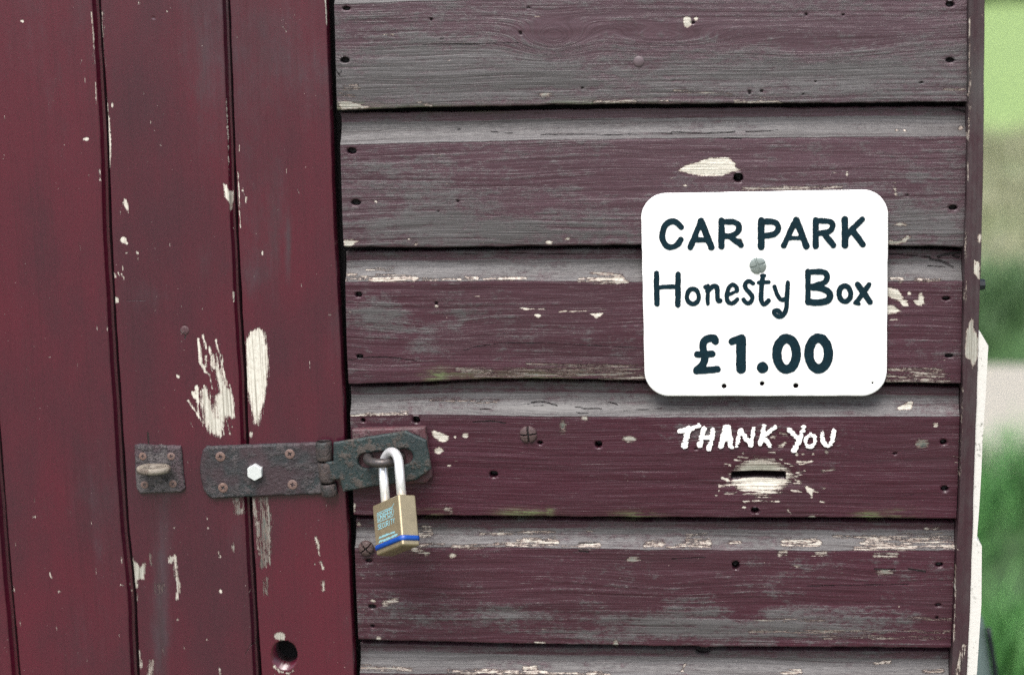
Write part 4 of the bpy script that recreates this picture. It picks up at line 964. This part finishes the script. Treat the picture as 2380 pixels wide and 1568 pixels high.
def seg(a, b_, w):
    lift[0] += 1; yy = -BT / 2 - .00012 - lift[0] * 1e-6
    d = Vector((b_[0] - a[0], b_[1] - a[1])); d.normalize(); n_ = Vector((-d.y, d.x)) * w / 2; a = Vector(a) - d * w / 3; b_ = Vector(b_) + d * w / 3
    k = len(V)
    for q in (a + n_, a - n_, b_ - n_, b_ + n_): V.append((q.x, yy, q.y))
    F.append([k, k + 1, k + 2, k + 3])
def word(s, x, z, h, w, adv, st):
    for ch in s:
        for pl in FONT.get(ch, []):
            for a, b_ in zip(pl[:-1], pl[1:]): seg((x + a[0] * w, z + a[1] * h), (x + b_[0] * w, z + b_[1] * h), st)
        x += adv
word('DRAPER', -.0135, zt - .0150, .0056, .0058, .0040, .0009)
for a, b_ in (((-.0150, zt - .0162), (.0108, zt - .0162)), ((-.0150, zt - .0162), (-.0150, zt - .0082)), ((-.0150, zt - .0082), (.0108, zt - .0082)), ((.0108, zt - .0162), (.0130, zt - .0125)), ((.0130, zt - .0125), (.0108, zt - .0082)), ((.0108, zt - .0082), (.0140, zt - .0058))): seg(a, b_, .0006)
word('SECURITY', -.0150, zt - .0225, .0042, .0046, .0036, .0008)
rr_ = random.Random(4)
for zz, x0, x1 in ((zt - .0300, -.0150, .0110), (zt - .0335, -.0155, .0145)):     # two worn lines, no longer legible
    xx = x0
    while xx < x1:
        w_ = rr_.uniform(.0010, .0022); seg((xx, zz + rr_.uniform(-.0004, .0004)), (xx + w_, zz + rr_.uniform(-.0006, .0006)), rr_.uniform(.0008, .0020)); xx += w_ + rr_.uniform(.0002, .0008)
le = lock_part('lettering', V, F, M_CYAN, body, False)

# ------------------------------------------------------------------ SIGN
cG = lambda p: T(.3338, 1466, 418.9, p)
sgx, sgz = unproj(1778, 682, -.006)
sign = empty('car_park_sign', (float(sgx), -.003, float(sgz)), 'white rounded sign reading CAR PARK Honesty Box £1.00 on the boards', 'sign')
SQ = np.array([(1489, 450.5), (2065, 441), (2060.5, 920), (1499.5, 920.5)]); sc_ = SQ.mean(0)
def sign_fn(X, Y):
    r = 58.0; ctr = SQ.mean(0); ins = []
    # inset the quad by r, then grow it again: round corners
    n = 4; lines = []
    for k in range(4):
        a, b_ = SQ[k], SQ[(k + 1) % 4]; d = (b_ - a) / np.linalg.norm(b_ - a); nn = np.array([-d[1], d[0]]); lines.append((a + nn * r, d))
    P = []
    for k in range(4):
        (a, d), (b_, e) = lines[k - 1], lines[k]
        A = np.array([d, -e]).T; t = np.linalg.solve(A, b_ - a); P.append(a + d * t[0])
    d = sd_poly(X, Y, P) + r
    d = d + (fbm(X * .03, Y * .03, 77, 2) - .5) * 1.6
    for (hx_, hy_, hr) in ((650, 1435, 18), (915, 1417, 17), (1150, 1432, 19), (1684, 1412, 8), (755, 432, 23)):
        q = cG([(hx_, hy_)])[0]; d = np.minimum(d, np.hypot(X - q[0], Y - q[1]) - hr * .3338)
    return d
YS = -.0048
panel = ms_solid('panel', sign_fn, 1480, 432, 2074, 930, 2.4, YS, -.0016, M_SIGN, sign, .0006, 3.0)
L1 = [[((350, 325), (318, 290), (280, 284), (240, 310), (218, 365), (222, 420), (250, 460), (290, 468), (325, 450), (348, 415)), 38, 1], [((488, 285), (415, 468)), 36, 0], [((490, 285), (562, 466)), 42, 0], [((440, 415), (540, 415)), 32, 0], [((632, 280), (632, 462)), 40, 0],
      [((632, 290), (700, 288), (748, 300), (758, 340), (735, 372), (690, 390), (640, 388)), 36, 1], [((690, 390), (768, 452)), 36, 0], [((908, 280), (908, 465)), 42, 0], [((908, 288), (985, 285), (1026, 305), (1028, 345), (1000, 378), (950, 387), (908, 386)), 36, 1],
      [((1150, 275), (1065, 455)), 36, 0], [((1152, 275), (1222, 458)), 42, 0], [((1095, 405), (1195, 402)), 26, 0], [((1288, 278), (1288, 458)), 38, 0], [((1288, 284), (1360, 281), (1404, 292), (1408, 332), (1380, 362), (1300, 371)), 34, 1], [((1345, 370), (1412, 452)), 38, 0],
      [((1491, 272), (1492, 452)), 42, 0], [((1612, 272), (1505, 378)), 38, 0], [((1540, 345), (1616, 446)), 40, 0]]
L2 = [[((178, 648), (180, 760), (183, 862)), 34, 0], [((328, 655), (328, 868)), 36, 0], [((180, 745), (328, 740)), 28, 0], [ring(432, 808, 41, 54), 28, 0], [((516, 742), (536, 735), (536, 860)), 26, 0], [((536, 772), (575, 732), (602, 742), (604, 800), (606, 842), (622, 836)), 30, 1],
      [((672, 800), (735, 772)), 20, 0], [((738, 772), (738, 745), (712, 724), (685, 740), (670, 780), (668, 825), (685, 857), (715, 857), (742, 828)), 28, 1], [((852, 718), (825, 698), (795, 715), (796, 752), (830, 782), (852, 818), (832, 856), (800, 852), (784, 830)), 28, 1],
      [((920, 668), (908, 760), (906, 845), (932, 868), (960, 836)), 30, 1], [((892, 714), (960, 709)), 24, 0], [((908, 664), (934, 664)), 18, 0], [((1002, 742), (1020, 802), (1048, 836), (1086, 822)), 28, 1], [((1094, 712), (1088, 800), (1088, 882), (1068, 938), (1035, 954), (1002, 938), (994, 910), (1024, 902), (1036, 916)), 28, 1],
      [((1235, 634), (1233, 848)), 34, 0], [((1235, 640), (1320, 633), (1370, 648), (1368, 695), (1330, 724), (1250, 740)), 36, 1], [((1250, 742), (1330, 748), (1392, 785), (1378, 840), (1310, 852), (1235, 846)), 42, 1], [ring(1491, 790, 40, 54), 34, 0], [((1580, 728), (1666, 845)), 38, 0], [((1660, 725), (1575, 845)), 32, 0], [((1560, 852), (1592, 860)), 22, 0]]
L3 = [[((588, 1118), (588, 1100), (545, 1097), (506, 1118), (502, 1170), (518, 1240), (500, 1290), (462, 1318)), 46, 1], [((462, 1212), (568, 1208)), 40, 0], [((458, 1325), (605, 1315)), 42, 0], [((706, 1122), (770, 1098)), 46, 0], [((768, 1108), (768, 1310)), 62, 0], [((917, 1301), (918, 1302)), 70, 0], [ring(1085, 1208, 68, 107, 28), 58, 0], [ring(1308, 1205, 68, 107, 28), 58, 0]]
for L_, s_ in ((L1, 1), (L2, 2), (L3, 3)): lettering('lettering', L_, cG, 1.5, YS, M_INK, sign, 2.6, .10, .00035, 30 + s_, 1.13)
p = cG([(885, 592)])[0]; head('screw', p[0], p[1], 19.4, YS + .0005, M_DULLZ, sign, 'cross', .35, .16, .14)
p = cG([(755, 434)])[0]; head('screw', p[0], p[1], 6.5, YS + .0022, M_SCREW, sign, 'dome', .35, .16, .14)

# ------------------------------------------------------------------ white boards fixed on the shed's side, seen edge on
def side_board(name, top, right, label, y0, y1):
    lx, lz = unproj(np.array([p[0] for p in right]), np.array([p[1] for p in right]), y0)
    tx, tz = unproj(top[0], top[1], y0)
    xin = SX - .006; V = []; F = []
    prof = [(float(tx), float(tz))] + [(float(a), float(b)) for a, b in zip(lx, lz)]
    inn = [(min(xin, float(tx) - .003), z_) for _, z_ in prof]
    n = len(prof)
    for yy in (y0, y1):
        for a in prof: V.append((a[0], yy, a[1]))
        for a in inn: V.append((a[0], yy, a[1]))
    N2 = 2 * n
    for i in range(n - 1):
        F.append([i, n + i, n + i + 1, i + 1]); F.append([N2 + i, N2 + i + 1, N2 + n + i + 1, N2 + n + i]); F.append([i, i + 1, N2 + i + 1, N2 + i]); F.append([n + i, N2 + n + i, N2 + n + i + 1, n + i + 1])
    F.append([0, N2, N2 + n, n]); F.append([n - 1, N2 - 1, N2 + N2 - 1, N2 + n - 1])
    o = mesh_obj(name, V, F, M_WBOARD, None, smooth=False)
    bm = bmesh.new(); bm.from_mesh(o.data); bmesh.ops.recalc_face_normals(bm, faces=bm.faces[:]); bm.to_mesh(o.data); bm.free()
    return tag(o, label, 'board', 'white boards on the side of the shed')
side_board('white_board', (2279, 772), [(2297, 803), (2291, 916), (2284, 1019), (2281, 1096), (2276, 1180), (2270, 1256)], 'upper white board edge at the shed corner, topmost of the two, beside the sign', -.0085, .42)
side_board('white_board', (2272, 1254), [(2282, 1268), (2281, 1404), (2271, 1554), (2258, 1720)], 'lower white board edge at the shed corner, below the other one', -.0088, .40)
bx, bz = unproj(2280, 662, .03)
bm = bmesh.new(); bmesh.ops.create_cone(bm, cap_ends=True, segments=8, radius1=.0055, radius2=.0045, depth=.006)
bmesh.ops.rotate(bm, verts=bm.verts, matrix=Matrix.Rotation(R(90), 3, 'Y')); bmesh.ops.translate(bm, verts=bm.verts, vec=(float(bx) + .0005, .032, float(bz)))
me = bpy.data.meshes.new('bolt_end'); bm.to_mesh(me); bm.free(); me.materials.append(M_RUBBER)
bo = bpy.data.objects.new('bolt_end', me); COL.objects.link(bo); tag(bo, 'small black bolt end on the shed corner right of the sign', 'bolt')

# grey curved plastic panel low behind the corner
pp = empty('plastic_panel', (float(unproj(2290, 1500, .5)[0]), .5, .0), 'grey curved plastic panel with black edge low behind the shed corner', 'panel')
PYD = .46
edge = [(2268, 1404), (2279, 1416), (2288, 1431), (2294, 1446), (2301, 1490), (2308, 1530), (2314, 1568), (2330, 1660), (2350, 1800)]
ex, ez = unproj(np.array([e[0] for e in chaikin(edge, 1)]), np.array([e[1] for e in chaikin(edge, 1)]), PYD)
V = []; F = []; n = len(ex); rings_ = 9
for k in range(rings_):                         # outer skin bulges forward from the edge
    a = k / (rings_ - 1) * math.pi * .55
    for i in range(n):
        V.append((ex[i] - .004 - .12 * k / (rings_ - 1), PYD + .004 - .018 * math.sin(math.pi * k / (rings_ - 1)), ez[i] + (.012 * k / (rings_ - 1) if i < 4 else 0)))
for k in range(rings_ - 1):
    for i in range(n - 1): F.append([k * n + i, (k + 1) * n + i, (k + 1) * n + i + 1, k * n + i + 1])
o = mesh_obj('skin', V, F, M_PLASTIC, pp); sm = o.modifiers.new('thick', 'SOLIDIFY'); sm.thickness = .003; sm.offset = 0
tube('edge_strip', [(float(a), PYD - .002, float(b)) for a, b in list(zip(ex, ez))[6:]], .0030, M_RUBBER, pp, 8)
lowz = float(ez.min()); box('foot', float(ex.min()) - .05, float(ex.max()), PYD - .02, PYD, -.01, lowz + .01, M_PLASTIC, pp)

# ------------------------------------------------------------------ GRASS
def grass_mat(name, a, b, tip):
    m = NT(name); t = m.attr('tint'); h = m.attr('up')
    col = m.mix(h, m.mix(t, a, b), m.mix(t, b, tip))
    tr = m.n('ShaderNodeBsdfTranslucent'); m.l(col, tr.inputs[0]); mx = m.n('ShaderNodeMixShader'); mx.inputs[0].default_value = .35
    m.set(Base_Color=col, Roughness=.55); out = m.t.nodes['Material Output']
    m.l(m.b.outputs[0], mx.inputs[1]); m.l(tr.outputs[0], mx.inputs[2]); m.l(mx.outputs[0], out.inputs[0]); return m.m
def grass(name, n, xr, yr, hr, wid, mat, label, seed, keep=None):
    r = np.random.default_rng(seed)
    x = r.uniform(*xr, n); y = r.uniform(*yr, n)
    dn = fbm(x * 2.2, y * 2.2, seed, 3); k = r.random(n) < np.clip((dn - .30) * 3.2, .06, 1)
    if keep is not None: k &= keep(x, y)
    x, y, dn = x[k], y[k], dn[k]; n = len(x)
    h = r.uniform(*hr, n) * (.55 + .9 * dn); a = r.uniform(0, 2 * math.pi, n); le_ = r.uniform(.1, .75, n) * h
    w = wid * r.uniform(.6, 1.4, n); z0 = (fbm(x * .7, y * .7, 5) - .5) * .05 * np.clip((y - 1.2) / 1.5, 0, 1) - .01
    dx, dy_ = np.cos(a), np.sin(a); sx_, sy2 = -dy_, dx
    P = np.zeros((n, 5, 3))
    for q, (t, ww, s) in enumerate(((0, 1, -1), (0, 1, 1), (.55, .75, 1), (.55, .75, -1), (1, 0, 0))):
        off = le_ * t ** 2
        P[:, q, 0] = x + dx * off + sx_ * w * ww * s; P[:, q, 1] = y + dy_ * off + sy2 * w * ww * s; P[:, q, 2] = z0 + h * (t - .18 * t ** 2)
    b_ = (np.arange(n) * 5)[:, None]
    F = np.concatenate([b_ + np.array([[0, 1, 2]]), b_ + np.array([[0, 2, 3]]), b_ + np.array([[3, 2, 4]])])
    up = np.tile(np.array([0, 0, .55, .55, 1.0]), n); tint = np.repeat(np.clip(r.normal(.5, .25, n) + (dn - .5), 0, 1), 5)
    o = mesh_obj(name, P.reshape(-1, 3), F, mat, attrs=dict(up=up, tint=tint))
    return tag(o, label, 'grass', kind='stuff')
MG1 = grass_mat('lush_grass', (.012, .055, .012), (.055, .21, .042), (.21, .46, .14))
MG2 = grass_mat('dark_tussock', (.028, .070, .022), (.070, .145, .050), (.14, .24, .10))
MG3 = grass_mat('dry_grass', (.13, .16, .07), (.25, .27, .14), (.42, .39, .28))
dark = ground_hit(2352, 1385)
grass('grass', 42000, (.25, 3.2), (1.7, PY0 + .12), (.10, .26), .0034, MG1, 'lush green grass growing between the shed and the path', 3, lambda x, y: np.hypot((x - dark[0] - .02) / .10, (y - dark[1]) / .30) > 1)
grass('grass', 16000, (.4, 4.5), (PY1 - .05, ground_hit(2335, 655)[1]), (.12, .30), .005, MG2, 'dark green tussock grass along the far edge of the path', 4)
grass('grass', 14000, (.6, 6.0), (ground_hit(2335, 655)[1], ground_hit(2335, 330)[1]), (.10, .28), .006, MG3, 'pale dry grass in the rough band beyond the path', 5)

# far hedge at the end of the lawn
def leaf_mat():
    m = NT('hedge_leaf'); t = m.attr('tint')
    return m.set(Base_Color=m.mix(t, (.012, .035, .010), (.05, .11, .03)), Roughness=.6)
hy = ground_hit(2335, 8)[1]; r = np.random.default_rng(9); n = 16000
hx_ = r.uniform(-4, 26, n); t_ = r.uniform(0, math.pi, n); top_ = 1.6 + .6 * fbm(hx_ * .5, hx_ * 0, 8)
hz_ = np.abs(np.sin(t_)) ** .6 * top_ * r.uniform(.8, 1.04, n) * r.uniform(.0, 1, n) ** .45; hyy = hy + .7 + np.cos(t_) * .75 + r.normal(0, .15, n)
A = r.normal(0, 1, (n, 3)); A /= np.linalg.norm(A, axis=1)[:, None]; B = np.cross(A, r.normal(0, 1, (n, 3))); B /= np.linalg.norm(B, axis=1)[:, None]
C_ = np.stack([hx_, hyy, np.clip(hz_, .02, None)], -1); s_ = r.uniform(.09, .20, n)[:, None]
P = np.stack([C_ - A * s_, C_ + B * s_ * .6, C_ + A * s_, C_ - B * s_ * .6], 1).reshape(-1, 3)
hed = empty('hedge', (11, hy + .7, 0), 'dark green hedge far off at the end of the bright lawn', 'hedge')
mesh_obj('foliage', P, np.arange(n * 4).reshape(-1, 4), leaf_mat(), hed, smooth=False, attrs=dict(tint=np.repeat(r.random(n), 4)))
